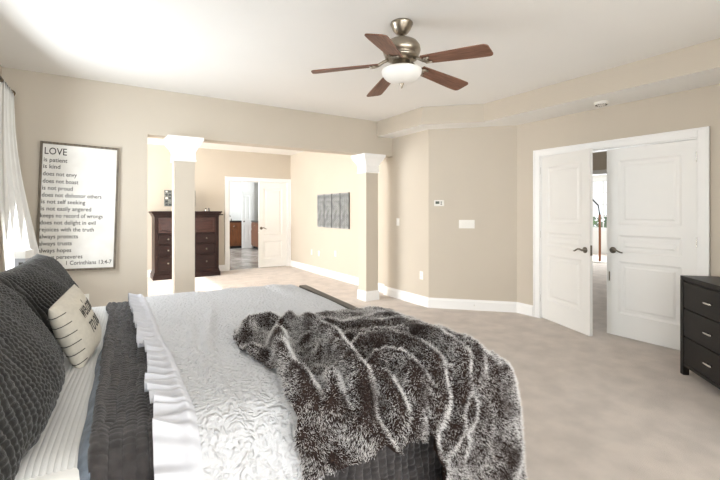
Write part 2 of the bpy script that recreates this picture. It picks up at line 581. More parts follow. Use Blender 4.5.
def bedroom_leaf(name, hinge_y, ang, label, mirror):
    t = thing(name, label, 'door', (XR + 0.028, hinge_y, 0.012), ang, kind='structure')
    w, h = LW, DH - 0.028
    bm = panel_leaf(w, h, 0.036, [(0.12, w - 0.12, 0.24, 0.80), (0.12, w - 0.12, 0.90, 1.08), (0.12, w - 0.12, 1.19, h - 0.13)])
    build('leaf', bm, M['door'], t)
    # face towards the bedroom has local y sign = mirror
    lever(t, w - 0.065, 0.915, mirror * 0.018, mirror, -1, M['dark_nickel'])
    lever(t, w - 0.065, 0.915, -mirror * 0.018, -mirror, -1, M['dark_nickel'])
    for z in (0.2, 1.0, 1.8):
        b = bmesh.new(); box(b, -0.004, 0.004, mirror * 0.018 - 0.012, mirror * 0.018 + 0.012, z, z + 0.09, 0.002)
        lathe(b, [(0.0, z - 0.004), (0.006, z - 0.004), (0.006, z + 0.094), (0.0, z + 0.094)], 8, (-0.002, mirror * 0.022, 0))
        build('hinge', b, M['chrome'], t)
    b = bmesh.new(); box(b, w - 0.002, w + 0.002, -0.012, 0.012, 0.86, 0.97, 0.001)
    build('latch_plate', b, M['dark_nickel'], t)
    return t


# the leaf hinged at the far jamb stands open into the bedroom; the other one is shut
ld = math.radians
door_l = bedroom_leaf('door_1', DY1 - 0.014, ld(-90 - 20.5), 'white three-panel door leaf standing ajar, swung into the bedroom', -1)
door_r = bedroom_leaf('door_2', DY0 + 0.014, ld(90), 'white three-panel door leaf shut flush in its casing, behind the black dresser', 1)
b = bbox(-0.004, 0.003, -0.01, 0.01, 0, 0.10, 0.002)
b.transform(Matrix.Translation((LW - 0.03, 0.02, 0.58)))
build('flush_bolt', b, M['dark_nickel'], door_r)

# sitting-room double doors: the shut leaf, the other folded away into the bath
w2 = (FX1 - FX0) / 2 - 0.006


def bath_leaf(name, hinge_x, ang, label, sgn):
    t = thing(name, label, 'door', (hinge_x, YF + 0.03, 0.012), ang, kind='structure')
    h = 2.02
    build('leaf', panel_leaf(w2, h, 0.036, [(0.12, w2 - 0.12, 0.20, 0.62), (0.12, w2 - 0.12, 0.76, h - 0.14)]), M['door'], t)
    lever(t, w2 - 0.06, 0.93, sgn * 0.018, sgn, -1, M['dark_nickel'])
    return t


bath_leaf('door_3', FX1 - 0.014, ld(180), 'white two-panel door leaf shut, right of the open bathroom doorway', 1)
bath_leaf('door_4', FX0 + 0.014, ld(100), 'white two-panel door leaf opened back into the bathroom', -1)

# ------------------------------------------------------------------ columns
def column(x0, label):
    t = thing('column', label, 'column', (x0 + 0.108, YP + 0.078, 0), 0, 'square columns under the beam', 'structure')
    s = 0.108
    build('shaft', bbox(-s, s, -s, s, 0, 2.0, 0.002), M['wall'], t)
    b = bmesh.new()
    box(b, -s - 0.016, s + 0.016, -s - 0.016, s + 0.016, 0, 0.125, 0.003)
    box(b, -s - 0.010, s + 0.010, -s - 0.010, s + 0.010, 0.125, 0.145, 0.004)
    build('base', b, M['trim'], t)
    # capital: stepped crown moulding
    b = bmesh.new()
    prof = [(0.0, 1.925), (0.012, 1.925), (0.016, 1.932), (0.016, 1.945), (0.010, 1.952), (0.008, 2.035), (0.014, 2.045), (0.020, 2.06), (0.034, 2.085), (0.054, 2.115), (0.066, 2.135), (0.068, 2.15), (0.080, 2.16), (0.084, 2.175), (0.084, 2.204), (0.0, 2.204)]
    rings = []
    for d, z in prof:
        e = s + d
        rings.append([b.verts.new((a * e, c * e, z)) for a, c in ((-1, -1), (1, -1), (1, 1), (-1, 1))])
    for p, q in zip(rings, rings[1:]):
        for i in range(4):
            b.faces.new([p[i], p[(i + 1) % 4], q[(i + 1) % 4], q[i]])
    b.faces.new(rings[0]); b.faces.new(rings[-1])
    bmesh.ops.recalc_face_normals(b, faces=b.faces[:])
    build('capital', b, M['trim'], t)
    return t


column(0.722, 'square beige column standing in front of the tall cherry chest')
column(3.352, 'square beige column standing near the light switches and angled wall')

# ------------------------------------------------------------------ ceiling fan
FZ = 2.40
fan = thing('ceiling_fan', 'brushed nickel ceiling fan with five walnut blades and a white bowl light', 'ceiling fan', (1.85, 2.32, H))
def zl(z): return z - H
build('canopy', lathe(bmesh.new(), [(0.0, 0.0), (0.080, 0.0), (0.083, -0.010), (0.077, -0.02), (0.066, -0.05), (0.045, -0.075), (0.03, -0.085), (0.0, -0.087)], 32), M['nickel'], fan, True)
build('downrod', lathe(bmesh.new(), [(0.0, -0.08), (0.014, -0.08), (0.014, -0.118), (0.03, -0.12), (0.03, -0.135), (0.0, -0.135)], 16), M['nickel'], fan, True)
build('motor_housing', lathe(bmesh.new(), [(0.0, -0.122), (0.045, -0.122), (0.085, -0.130), (0.115, -0.147), (0.134, -0.175), (0.138, -0.205), (0.130, -0.228), (0.118, -0.236), (0.118, -0.243), (0.124, -0.248), (0.116, -0.262), (0.085, -0.272), (0.06, -0.276), (0.0, -0.276)], 40), M['nickel'], fan, True)
build('switch_housing', lathe(bmesh.new(), [(0.0, -0.27), (0.055, -0.27), (0.064, -0.280), (0.064, -0.305), (0.075, -0.312), (0.075, -0.322), (0.10, -0.332), (0.112, -0.340), (0.112, -0.347), (0.0, -0.347)], 32), M['nickel'], fan, True)
prof = [(0.0, -0.342), (0.139, -0.342), (0.146, -0.347)]
for i in range(1, 15):
    a = i / 14 * PI / 2
    prof.append((0.143 * math.cos(a) ** 0.9 + 0.003, -0.350 - 0.090 * math.sin(a)))
prof.append((0.0, -0.4405))
o = build('lamp_bowl', lathe(bmesh.new(), prof, 40), M['glass_bowl'], fan, True)
o['label'] = 'white frosted glass bowl'
build('finial', lathe(bmesh.new(), [(0.0, -0.435), (0.016, -0.437), (0.018, -0.445), (0.012, -0.451), (0.012, -0.458), (0.007, -0.466), (0.006, -0.475), (0.0, -0.478)], 16), M['nickel'], fan, True)


def blade_bm():
    """walnut blade along +x: slim rounded paddle with a little pitch"""
    b = bmesh.new()
    out = []
    x0, x1 = 0.175, 0.66
    for i in range(15):
        t = i / 14
        x = x0 + (x1 - x0) * t
        wdt = 0.052 + 0.019 * min(1, t * 1.3)
        out.append((x, wdt))
    top = [(x, w) for x, w in out[:-1]]
    cap = []
    for i in range(7):
        a = i / 6 * PI / 2
        cap.append((x1 - 0.03 + 0.03 * math.sin(a), 0.041 + 0.03 * math.cos(a)))
    up = [p for p in top if p[0] < x1 - 0.031] + cap
    lo = [(x, -w) for x, w in reversed(up)]
    pts = up + lo
    va = [b.verts.new((x, y, 0.0035)) for x, y in pts]
    vb = [b.verts.new((x, y, -0.0035)) for x, y in pts]
    b.faces.new(va); b.faces.new(list(reversed(vb)))
    for i in range(len(pts)):
        j = (i + 1) % len(pts)
        b.faces.new([va[i], vb[i], vb[j], va[j]])
    bmesh.ops.recalc_face_normals(b, faces=b.faces[:])
    return b


def iron_bm():
    b = bmesh.new()
    pts = [(0.095, 0, 0.03), (0.13, 0, 0.018), (0.16, 0, 0.004), (0.19, 0, -0.008)]
    tube(b, pts, [0.012, 0.011, 0.012, 0.013], 8)
    tube(b, [(0.17, 0, -0.007), (0.20, 0.028, -0.009), (0.235, 0.03, -0.009)], 0.008, 8)
    tube(b, [(0.17, 0, -0.007), (0.20, -0.028, -0.009), (0.235, -0.03, -0.009)], 0.008, 8)
    lathe(b, [(0.0, -0.013), (0.022, -0.013), (0.022, -0.004), (0.0, -0.004)], 14, (0.195, 0, 0))
    return b


me_blade = me_iron = None
for kx in range(5):
    a = math.radians(-37.5 + 72 * kx) - TH       # picture-frame angle turned into the room's
    rot = Matrix.Rotation(a, 4, 'Z') @ Matrix.Rotation(math.radians(5.5), 4, 'Y') @ Matrix.Rotation(math.radians(-11), 4, 'X')
    if me_blade is None:
        o = build('blade', blade_bm(), M['blade'], fan); me_blade = o.data
        i_ = build('blade_iron', iron_bm(), M['nickel'], o, True); me_iron = i_.data
    else:
        o = bpy.data.objects.new('blade', me_blade); COL.objects.link(o); o.parent = fan
        i_ = bpy.data.objects.new('blade_iron', me_iron); COL.objects.link(i_); i_.parent = o
    o.matrix_local = Matrix.Translation((0, 0, -0.290)) @ rot

# ------------------------------------------------------------------ tall cherry chest on the far wall
CX0, CX1, CYF, CYB = 0.86, 2.13, 8.74, 9.27
chest = thing('tall_chest', 'tall dark cherry chest of drawers with panelled top, behind the column', 'chest of drawers', ((CX0 + CX1) / 2, (CYF + CYB) / 2, 0))
hw, hd = (CX1 - CX0) / 2, (CYB - CYF) / 2
b = bmesh.new(); box(b, -hw + 0.03, hw - 0.03, -hd + 0.03, hd, 0.1, 1.27, 0.004)
box(b, -hw + 0.03, -hw + 0.09, -hd + 0.015, -hd + 0.05, 0.14, 1.25, 0.004); box(b, hw - 0.09, hw - 0.03, -hd + 0.015, -hd + 0.05, 0.14, 1.25, 0.004)
build('case', b, M['cherry'], chest)
b = bmesh.new()
box(b, -hw, hw, -hd, hd, 0, 0.09, 0.006); box(b, -hw + 0.012, hw - 0.012, -hd + 0.012, hd, 0.09, 0.12, 0.008); box(b, -hw + 0.02, hw - 0.02, -hd + 0.02, hd, 0.12, 0.145, 0.006)
build('plinth', b, M['cherry'], chest)
b = bmesh.new()
for d, z0, z1 in ((0.02, 1.235, 1.26), (0.005, 1.26, 1.29), (-0.015, 1.29, 1.315), (-0.03, 1.315, 1.345)):
    box(b, -hw + d, hw - d, -hd + d, hd, z0, z1, 0.006)
build('cornice', b, M['cherry'], chest)


def knob(parent, x, y, z, m, r=0.016):
    return build('knob', lathe(bmesh.new(), [(0.0, 0.0), (r * 0.6, 0), (r * 0.45, -0.01), (r, -0.017), (r * 0.9, -0.026), (0.0, -0.03)], 14, (x, y, z), 'Y'), m, parent, True)


def framed_front(w, h, fy, inset=True):
    b = bmesh.new()
    box(b, -w / 2, w / 2, fy, fy + 0.022, 0, h, 0.004)
    if inset:
        for d, hh in ((0.02, 0.012), (0.045, 0.006)):
            t = 0.014
            box(b, -w / 2 + d, w / 2 - d, fy - hh, fy + 0.004, d, d + t, 0.004); box(b, -w / 2 + d, w / 2 - d, fy - hh, fy + 0.004, h - d - t, h - d, 0.004)
            box(b, -w / 2 + d, -w / 2 + d + t, fy - hh, fy + 0.004, d, h - d, 0.004); box(b, w / 2 - d - t, w / 2 - d, fy - hh, fy + 0.004, d, h - d, 0.004)
    return b


fw = 2 * hw - 0.2
o = build('drop_front', framed_front(fw, 0.30, -hd + 0.012), M['cherry_moulding'], chest); o.location = (0, 0, 0.915)
o['label'] = 'wide drawer front with raised mitred moulding'
for z0, hh in ((0.70, 0.185), (0.47, 0.205), (0.185, 0.26)):
    b = bmesh.new(); box(b, -fw / 2, fw / 2, -hd + 0.014, -hd + 0.03, 0, hh, 0.005); box(b, -fw / 2 - 0.008, fw / 2 + 0.008, -hd + 0.006, -hd + 0.03, hh + 0.003, hh + 0.02, 0.004)
    d = build('drawer', b, M['cherry'], chest); d.location = (0, 0, z0)
    for sx in (-0.3, 0.3):
        knob(d, sx * 1.2, -hd + 0.014, hh * 0.5, M['dark_nickel'], 0.018)
b = bmesh.new(); tube(b, [(hw - 0.04, 0, 1.27), (hw + 0.12, 0, 1.27)], 0.012, 8)
build('valet_rod', b, M['dark_metal'], chest)

# things on the chest
t = thing('mosaic_frame', 'silver grey mosaic frame on a small foot, on the tall chest behind column', 'decor frame', (1.38, 8.99, 1.345))
b = bmesh.new(); box(b, -0.295, 0.295, -0.02, 0.02, 0.10, 0.43, 0.004); build('frame', b, M['grey_frame'], t)
b = bmesh.new()
random.seed(11)
for i in range(9):
    for j in range(5):
        if random.random() < 0.8:
            r = random.uniform(0.018, 0.028); cx, cz = -0.252 + i * 0.063, 0.135 + j * 0.065
            box(b, cx - r, cx + r, -0.026, -0.018, cz - r * 0.8, cz + r * 0.8, 0.003, mi=random.choice((0, 0, 1)))
o = build('mosaic', b, [M['panel_dark'], M['plastic']], t); o['label'] = 'dark and pale mosaic squares'
b = bmesh.new(); box(b, -0.13, 0.13, -0.05, 0.05, 0, 0.015, 0.004); tube(b, [(0, 0, 0.01), (0, 0, 0.12)], 0.02, 10); build('foot', b, M['grey_frame'], t)
for i, (x, lab, m) in enumerate(((1.875, 'left one of two tiny glass jars on the tall chest', M['chrome']), (1.935, 'right one of two tiny jars on the tall chest', M['grey_frame']))):
    t = thing('jar', lab, 'jar', (x, 8.93, 1.345), 0, 'tiny jars on the tall chest')
    build('body', lathe(bmesh.new(), [(0.0, 0), (0.02, 0), (0.022, 0.01), (0.02, 0.04), (0.012, 0.046), (0.0, 0.046)], 14), m, t, True)
    build('lid', lathe(bmesh.new(), [(0.0, 0.046), (0.015, 0.046), (0.015, 0.06), (0.0, 0.064)], 14), M['dark_metal'], t, True)

# ------------------------------------------------------------------ four grey panels on the sitting-room wall
def wall_panel():
    b = bmesh.new(); box(b, -0.012, 0.012, -0.152, 0.152, -0.345, 0.345, 0.003)
    return b


X = 3.95
ys = [7.655 - 0.333 * i for i in range(4)]
labs = ['farthest of the four grey fretwork panels, nearest the bathroom doors', 'second grey fretwork panel from the bathroom doors', 'third grey fretwork panel from the bathroom doors', 'grey fretwork panel nearest the column, last of the row of four']
protop = None
for y, lab in zip(ys, labs):
    if protop is None:
        t = thing('wall_panel', lab, 'wall decor', (X - 0.014, y, 1.355), 0, 'grey fretwork panels on the sitting room wall')
        build('backing', wall_panel(), M['panel_dark'], t)
        b = bmesh.new()
        fx0, fx1 = -0.020, -0.010
        box(b, fx0, fx1, -0.145, -0.130, -0.345, 0.345, 0.002); box(b, fx0, fx1, 0.130, 0.145, -0.345, 0.345, 0.002)
        box(b, fx0, fx1, -0.135, 0.135, 0.325, 0.345, 0.002); box(b, fx0, fx1, -0.135, 0.135, -0.345, -0.325, 0.002)
        for i in range(3):
            for j in range(7):
                cy, cz = -0.09 + 0.09 * i, -0.279 + 0.093 * j
                pts = [Vector((0, 0.043 * math.cos(q / 12 * 2 * PI), 0.044 * math.sin(q / 12 * 2 * PI))) for q in range(13)]
                tube(b, [Vector((-0.014, cy, cz)) + p for p in pts], 0.008, 5)
                for s_ in (-1, 1):
                    tube(b, [(-0.014, cy - 0.04, cz - s_ * 0.04), (-0.014, cy + 0.04, cz + s_ * 0.04)], 0.006, 5)
        build('fretwork', b, M['panel'], t)
        protop = t
    else:
        c = copy_tree(protop); c.location = (X - 0.014, y, 1.355); c['label'] = lab

# ------------------------------------------------------------------ outlets, switches, thermostat, detector, door stop
def plate(name, label, cat, pos, nrm, gangs, kind, group):
    """pos: centre on the wall; local -y stands out along nrm"""
    ang = math.atan2(nrm[1], nrm[0]) + PI / 2
    t = thing(name, label, cat, pos, ang, group)
    w = 0.07 + 0.046 * (gangs - 1)
    build('cover_plate', bbox(-w / 2, w / 2, -0.006, 0.0, -0.058, 0.058, 0.003), M['plastic'], t)
    for g_ in range(gangs):
        cx = (g_ - (gangs - 1) / 2) * 0.046
        if kind == 'outlet':
            for dz in (-0.021, 0.021):
                o = build('socket', lathe(bmesh.new(), [(0.0, -0.004), (0.016, -0.004), (0.016, -0.008), (0.0, -0.008)], 16, (cx, 0, dz), 'Y'), M['plastic'], t)
                b = bmesh.new()
                for dx in (-0.006, 0.006): box(b, cx + dx - 0.0015, cx + dx + 0.0015, -0.0087, -0.007, dz - 0.006, dz + 0.006)
                build('slots', b, M['slot'], o)
        else:
            b = bmesh.new(); box(b, cx - 0.016, cx + 0.016, -0.008, -0.003, -0.033, 0.033, 0.001)
            o = build('frame', b, M['plastic'], t)
            b = bmesh.new(); box(b, -0.012, 0.012, -0.006, 0.003, -0.028, 0.028, 0.002); b.transform(Matrix.Translation((cx, -0.008, 0)) @ Matrix.Rotation(0.12, 4, 'X'))
            build('rocker', b, M['plastic'], o)
    return t


plate('outlet', 'white double outlet low on the wall between the column and the angled wall', 'outlet', (3.87, 4.40, 0.43), (-1, 0), 1, 'outlet', 'outlets')
plate('light_switch', 'single white light switch on the wall beside the right column', 'light switch', (3.87, 4.94, 1.18), (-1, 0), 1, 'switch', None)
AN = (-0.7241, -0.6897)
plate('light_switch', 'wide white four-gang light switch on the angled wall', 'light switch', (4.225, 3.877, 1.17), AN, 4, 'switch', None)
for y, z, lab in ((8.13, 0.44, 'outlet left of the low pair under the grey panels'), (7.78, 0.44, 'outlet right of the low pair under the grey panels'), (7.06, 0.5, 'lone low white outlet just behind the right column')):
    plate('outlet', lab, 'outlet', (3.95, y, z), (-1, 0), 1, 'outlet', 'outlets')
plate('outlet', 'white outlet low on the wall under the LOVE sign', 'outlet', (-0.13, YP, 0.43), (0, -1), 1, 'outlet', 'outlets')

t = thing('thermostat', 'white thermostat with a green-grey display on the angled wall', 'thermostat', (3.965, 4.150, 1.46), math.atan2(AN[1], AN[0]) + PI / 2)
build('base_plate', bbox(-0.062, 0.075, -0.008, 0, -0.042, 0.042, 0.003), M['plastic'], t)
build('body', bbox(-0.06, 0.06, -0.03, -0.008, -0.04, 0.04, 0.005), M['plastic'], t)
build('display', bbox(-0.042, 0.012, -0.0315, -0.029, -0.012, 0.024, 0.001), M['lcd'], t)
for z in (0.016, 0.0, -0.018):
    build('button', bbox(0.026, 0.046, -0.0325, -0.029, z - 0.005, z + 0.005, 0.001), M['slot'], t)

t = thing('smoke_detector', 'round white smoke detector under the soffit above the double doors', 'smoke detector', (4.41, 2.20, 2.49))
build('body', lathe(bmesh.new(), [(0.0, 0.0), (0.066, 0.0), (0.066, -0.012), (0.058, -0.03), (0.03, -0.036), (0.0, -0.037)], 28), M['plastic'], t, True)
b = bmesh.new()
for i in range(16):
    a = i / 16 * 2 * PI
    bb = bbox(0.040, 0.056, -0.003, 0.003, -0.036, -0.028); bb.transform(Matrix.Rotation(a, 4, 'Z'))
    me = bpy.data.meshes.new('t'); bb.to_mesh(me); bb.free(); b.from_mesh(me); bpy.data.meshes.remove(me)
build('vents', b, M['slot'], t)

t = thing('door_stop', 'small spring door stop on the baseboard of the angled wall', 'door stop', (4.275, 3.79, 0.075), math.atan2(AN[1], AN[0]) + PI / 2)
b = bmesh.new(); tube(b, [(0.004 * math.cos(i * 1.2), -0.006 - 0.06 * i / 60, 0.004 * math.sin(i * 1.2)) for i in range(61)], 0.0016, 5); build('spring', b, M['chrome'], t)
build('tip', lathe(bmesh.new(), [(0.0, -0.078), (0.007, -0.078), (0.007, -0.064), (0.0, -0.064)], 10, axis='Y'), M['plastic'], t)

# ------------------------------------------------------------------ LOVE sign
SW, SH = 0.672, 1.29
sg = thing('wall_sign', 'tall white wooden sign with LOVE verse in a grey barnwood frame', 'wall sign', (-0.178, YP - 0.022, 1.387), (0, 0, 0))
sg.rotation_euler = (math.radians(-1.2), math.radians(1.7), 0)
build('board', bbox(-SW / 2 + 0.01, SW / 2 - 0.01, -0.012, 0.012, -SH / 2 + 0.01, SH / 2 - 0.01), M['sign_board'], sg)
b = bmesh.new(); fwid = 0.022
box(b, -SW / 2, -SW / 2 + fwid, -0.022, 0.016, -SH / 2, SH / 2, 0.002); box(b, SW / 2 - fwid, SW / 2, -0.022, 0.016, -SH / 2, SH / 2, 0.002)
box(b, -SW / 2 + fwid, SW / 2 - fwid, -0.022, 0.016, SH / 2 - fwid, SH / 2, 0.002); box(b, -SW / 2 + fwid, SW / 2 - fwid, -0.022, 0.016, -SH / 2, -SH / 2 + fwid, 0.002)
o = build('frame', b, M['sign_frame'], sg); o['label'] = 'grey weathered wood frame'
lines = [('LOVE', 62, 128, 57), ('is patient', 60, 130, 85), ('is kind', 59, 109, 107), ('does not envy', 58, 160, 131), ('does not boast', 58, 165, 155), ('is not proud', 57, 148, 178),
         ('does not dishonor others', 56, 240, 201), ('is not self seeking', 55, 188, 223), ('is not easily angered', 54, 207, 246), ('keeps no record of wrongs', 53, 245, 269), ('does not delight in evil', 52, 222, 292),
         ('rejoices with the truth', 51, 217, 315), ('always protects', 50, 167, 338), ('always trusts', 49, 148, 361), ('always hopes', 49, 147, 384), ('always perseveres', 49, 182, 406), ('1 Corinthians 13:4-7', 132, 277, 427)]
for body, xa, xb, yc in lines:
    fy = (yc - 24) / (452 - 24)
    lx = 49 - 8 * fy; rx = 297 - 6 * fy
    wdt = (xb - xa) / (rx - lx) * SW
    big = body == 'LOVE'
    size = 0.098 if big else 0.058
    bmt = text_bm(body, wdt, size, 0.0008, bold=0.0005)
    xl = -SW / 2 + (xa - lx) / (rx - lx) * SW
    zz = SH / 2 - fy * SH - size * 0.25
    bmt.transform(Matrix.Translation((xl, -0.0128, zz)) @ Matrix.Rotation(PI / 2, 4, 'X'))
    build('lettering', bmt, M['ink'], sg)

# ------------------------------------------------------------------ curtain, rod
rod = thing('curtain_rod', 'bronze curtain rod with a turned finial high in the left corner', 'curtain rod', (-0.655, 4.3, 2.385))
b = bmesh.new(); tube(b, [(0, -1.6, 0), (0, 0.30, 0)], 0.014, 12); build('pole', b, M['bronze'], rod, True)
build('finial', lathe(bmesh.new(), [(0.0, 0.29), (0.018, 0.29), (0.02, 0.30), (0.013, 0.31), (0.026, 0.325), (0.03, 0.345), (0.024, 0.365), (0.012, 0.378), (0.015, 0.386), (0.008, 0.398), (0.0, 0.402)], 16, axis='Y'), M['bronze'], rod, True)
b = bmesh.new(); tube(b, [(-0.13, 0.2, 0.03), (-0.06, 0.2, 0.02), (0, 0.2, -0.012)], 0.008, 8); lathe(b, [(0.0, -0.13), (0.03, -0.13), (0.03, -0.122), (0.0, -0.122)], 14, (0, 0.2, 0.03), 'X'); build('bracket', b, M['bronze'], rod, True)

n, m = 90, 60
a = np.linspace(0, 1, n)[:, None]; q = np.linspace(0, 1, m)[None, :]
flare = 0.5 * (q ** 1.5)
Yc = 4.62 - 0.42 * (1 + 0.35 * q) * a + 0.10 * q + 0 * a
phase = a * 2 * PI * 5.5 + 0.5 * np.sin(q * 3 + a * 5)
Xc = -0.655 + 0.05 * (0.5 + 0.6 * q) * np.sin(phase) + 0.03 * q * np.sin(phase * 0.5 + 1) + 0.22 * sstep(q, 0.1, 0.95) * (1 - 0.6 * a)
Yc = Yc + 0.012 * np.cos(phase * 2)
Zc = 2.37 - 2.36 * q + 0 * a + 0.02 * (1 - q) * np.cos(phase)
P = np.stack([Xc, Yc, Zc], 2)
o = build('curtain', grid_bm(P), M['curtain'], origin=(-0.655, 4.4, 0.0))
md = o.modifiers.new('thickness', 'SOLIDIFY'); md.thickness = 0.003
tag(o, 'white curtain panel hanging in folds from the bronze rod', 'curtain')

# ------------------------------------------------------------------ black dresser in the near right corner
R2 = math.sqrt(0.5)
dr = thing('dresser', 'black six-drawer dresser with slim silver pulls, cut by the right edge', 'dresser', (4.07, 1.40, 0), math.radians(45 + 180))
DL, DD, DT = 1.45, 0.44, 0.815
# local frame: x -> (-.707,-.707); y -> (.707,-.707) (towards the back)
b = bmesh.new()
box(b, 0.012, DL - 0.012, 0.014, DD - 0.005, 0.085, DT - 0.03, 0.003)
build('case', b, M['black_wood'], dr)
build('top', bbox(0, DL, 0, DD, DT - 0.03, DT, 0.004), M['black_wood'], dr)
for x in (0, DL - 0.045):
    for y in (0.0, DD - 0.045):
        build('leg', bbox(x, x + 0.045, y, y + 0.045, 0, DT - 0.03, 0.003), M['black_wood'], dr)
build('rail', bbox(0.045, DL - 0.045, 0.004, 0.03, 0.075, 0.10, 0.002), M['black_wood'], dr)
for c in range(2):
    x0 = 0.052 + c * 0.676
    for z0, z1 in ((0.106, 0.318), (0.328, 0.548), (0.558, 0.768)):
        d = build('drawer', bbox(0, 0.668, -0.004, 0.02, 0, z1 - z0, 0.003), M['black_wood'], dr)
        d.location = (x0, 0.006, z0)
        hb = bmesh.new()
        tube(hb, [(0.290, -0.024, 0.11), (0.31, -0.028, 0.11), (0.37, -0.028, 0.11), (0.390, -0.024, 0.11)], [0.005, 0.0075, 0.0075, 0.005], 10)
        tube(hb, [(0.318, -0.003, 0.11), (0.318, -0.026, 0.11)], 0.005, 8); tube(hb, [(0.362, -0.003, 0.11), (0.362, -0.026, 0.11)], 0.005, 8)
        hb.transform(Matrix.Translation((0, 0, (z1 - z0) / 2 - 0.11)))
        build('handle', hb, M['chrome'], d, True)['label'] = 'slim silver bar pull'
# ------------------------------------------------------------------ bed
ROT = math.radians(-4)
BCX, BCY, U0 = 1.364, 2.03, 2.12
MB = Matrix.Translation((BCX, BCY, 0)) @ Matrix.Rotation(ROT, 4, 'Z') @ Matrix.Translation((-U0, 0, 0))
bed = thing('bed', 'dark espresso wooden bed frame under the white and charcoal bedding', 'bed', (BCX, BCY, 0), ROT)


def bb_(*a, **k):
    bm = bbox(*a, **k); bm.transform(Matrix.Translation((-U0, 0, 0)))
    return bm


b = bmesh.new(); box(b, 0.055, 0.115, -1.03, 1.03, 0.2, 1.18, 0.008); box(b, 0.045, 0.125, -1.04, 1.04, 1.18, 1.23, 0.01)
b.transform(Matrix.Translation((-U0, 0, 0))); build('headboard', b, M['espresso'], bed)
b = bmesh.new(); box(b, 2.065, 2.105, -1.02, 1.02, 0.2, 0.70, 0.006); box(b, 2.055, 2.12, -1.045, 1.035, 0.70, 0.742, 0.01)
b.transform(Matrix.Translation((-U0, 0, 0))); build('footboard', b, M['espresso'], bed)
for v in (-1.03, 0.965):
    build('leg', bb_(2.05, 2.12, v, v + 0.065, 0, 0.70, 0.006), M['espresso'], bed)
    build('leg', bb_(0.05, 0.12, v, v + 0.065, 0, 0.3, 0.006), M['espresso'], bed)
for v in (-1.03, 0.99):
    build('side_rail', bb_(0.11, 2.06, v, v + 0.04, 0.2, 0.38, 0.006), M['espresso'], bed)
build('slat_base', bb_(0.11, 2.06, -0.98, 0.98, 0.27, 0.30), M['espresso'], bed)

ZT, HW, RR = 0.735, 1.00, 0.13
bm = bbox(0.12, 2.035, -HW, HW, 0.30, ZT, 0.08, 4); bm.transform(MB)
o = build('mattress', bm, M['mattress'], smooth=True, origin=MB @ Vector((1.0, 0, 0.30)))
tag(o, 'thick white mattress in the dark bed, nearly all under bedding', 'mattress')


def bed_surface(u, t, off, foot=1.0, sag=0.0):
    """flat cloth coordinates (u along the bed, t across, both metres) laid over the mattress; returns points"""
    u, t = np.broadcast_arrays(np.asarray(u, float), np.asarray(t, float))
    off = np.broadcast_to(np.asarray(off, float), u.shape)
    w = HW - RR
    s = np.sign(t); a = np.abs(t) - w
    arc = RR * PI / 2
    ang = np.clip(a / RR, 0, PI / 2)
    down = np.maximum(a - arc, 0)
    v = np.where(a < 0, t, s * (w + (RR + off) * np.sin(ang)))
    z = np.where(a < 0, ZT + off, ZT - RR + (RR + off) * np.cos(ang) - down)
    v = v + s * down * 0.06
    z = z - foot * 0.055 * sstep(u, 1.93, 2.05)
    P = np.stack([u, v, z], -1)
    P[..., 0] -= U0
    c, s_ = math.cos(ROT), math.sin(ROT)
    x = P[..., 0] * c - P[..., 1] * s_ + BCX
    y = P[..., 0] * s_ + P[..., 1] * c + BCY
    return np.stack([x, y, P[..., 2]], -1)


def puckers(a, b, wa, wb, seed, jit=0.25, bal=0.5):
    """hand-stitched quilting: rows of width wa, each row cut into puffs about wb long"""
    a = a + 0.35 * wa * vnoise(a / wa * 0.6, b / wb * 0.35, seed)
    row = np.floor(a / wa)
    fa = a / wa - row
    ph = vnoise(row * 1.0, np.zeros_like(row), seed + 3) * 3
    bb = b / wb + ph + jit * vnoise(row, b / wb * 0.8, seed + 5)
    fb = np.abs(np.sin(PI * bb))
    ra = np.sqrt(np.abs(np.sin(PI * fa)))
    return ra * (bal + (1 - bal) * np.sqrt(fb))


# white ribbed blanket folded under the pillows
u = np.linspace(0.16, 0.835, 420)[:, None]; t = np.linspace(1.02 + 0.42, -1.02 - 0.42, 110)[None, :]
wav = 0.010 * vnoise(u * 3 + 0 * t, t * 3, 3)
rib = 0.0018 * np.abs(np.sin(PI * (u + 0.008 * vnoise(t * 4, u * 3, 9)) / 0.0135)) + 0.004 * vnoise(u * 9, t * 2.5, 5)
P = bed_surface(u, t, 0.008 + rib + 0.5 * np.abs(wav))
o = build('white_blanket', grid_bm(P), M['sheet'], origin=MB @ Vector((0.5, 0, ZT)))
md = o.modifiers.new('thickness', 'SOLIDIFY'); md.thickness = 0.004
tag(o, 'white ribbed blanket strip showing between the dark pillows and charcoal quilt', 'blanket')

# charcoal quilt
TL = HW - RR + RR * PI / 2
n, m = 260, 560
un = np.linspace(0, 1, n)[:, None]; t = np.linspace(TL + 0.40, -TL - 0.44, m)[None, :]
edge = 0.765 + 0.05 * (-t / 1.0) * 0.6 + 0.012 * vnoise(t * 4, t * 0, 7)
uu = edge + (2.05 - edge) * un
pk = puckers(uu, t + 0 * uu, 0.028, 0.020, 21, 0.35, 0.35)
wr = 0.013 * vnoise(uu * 3.2, t * 2 + uu * 2, 12) + 0.011 * vnoise(uu * 10 + t * 4, t * 6, 14)
roll = 0.016 * np.exp(-((uu - edge - 0.012) / 0.016) ** 2)
wr = wr * (1 - 0.75 * sstep(uu, 1.0, 1.1))
P = bed_surface(uu, t, 0.018 + 0.0115 * pk + wr * sstep(un, 0, 0.1) + roll * (0.4 + 0.6 * sstep(-t, -0.8, 0.6)))
quilt = build('quilt', grid_bm(P), M['quilt'], origin=MB @ Vector((1.4, 0, ZT)))
md = quilt.modifiers.new('thickness', 'SOLIDIFY'); md.thickness = 0.006
tag(quilt, 'charcoal stitched quilt spread over the bed below the white coverlet', 'quilt')
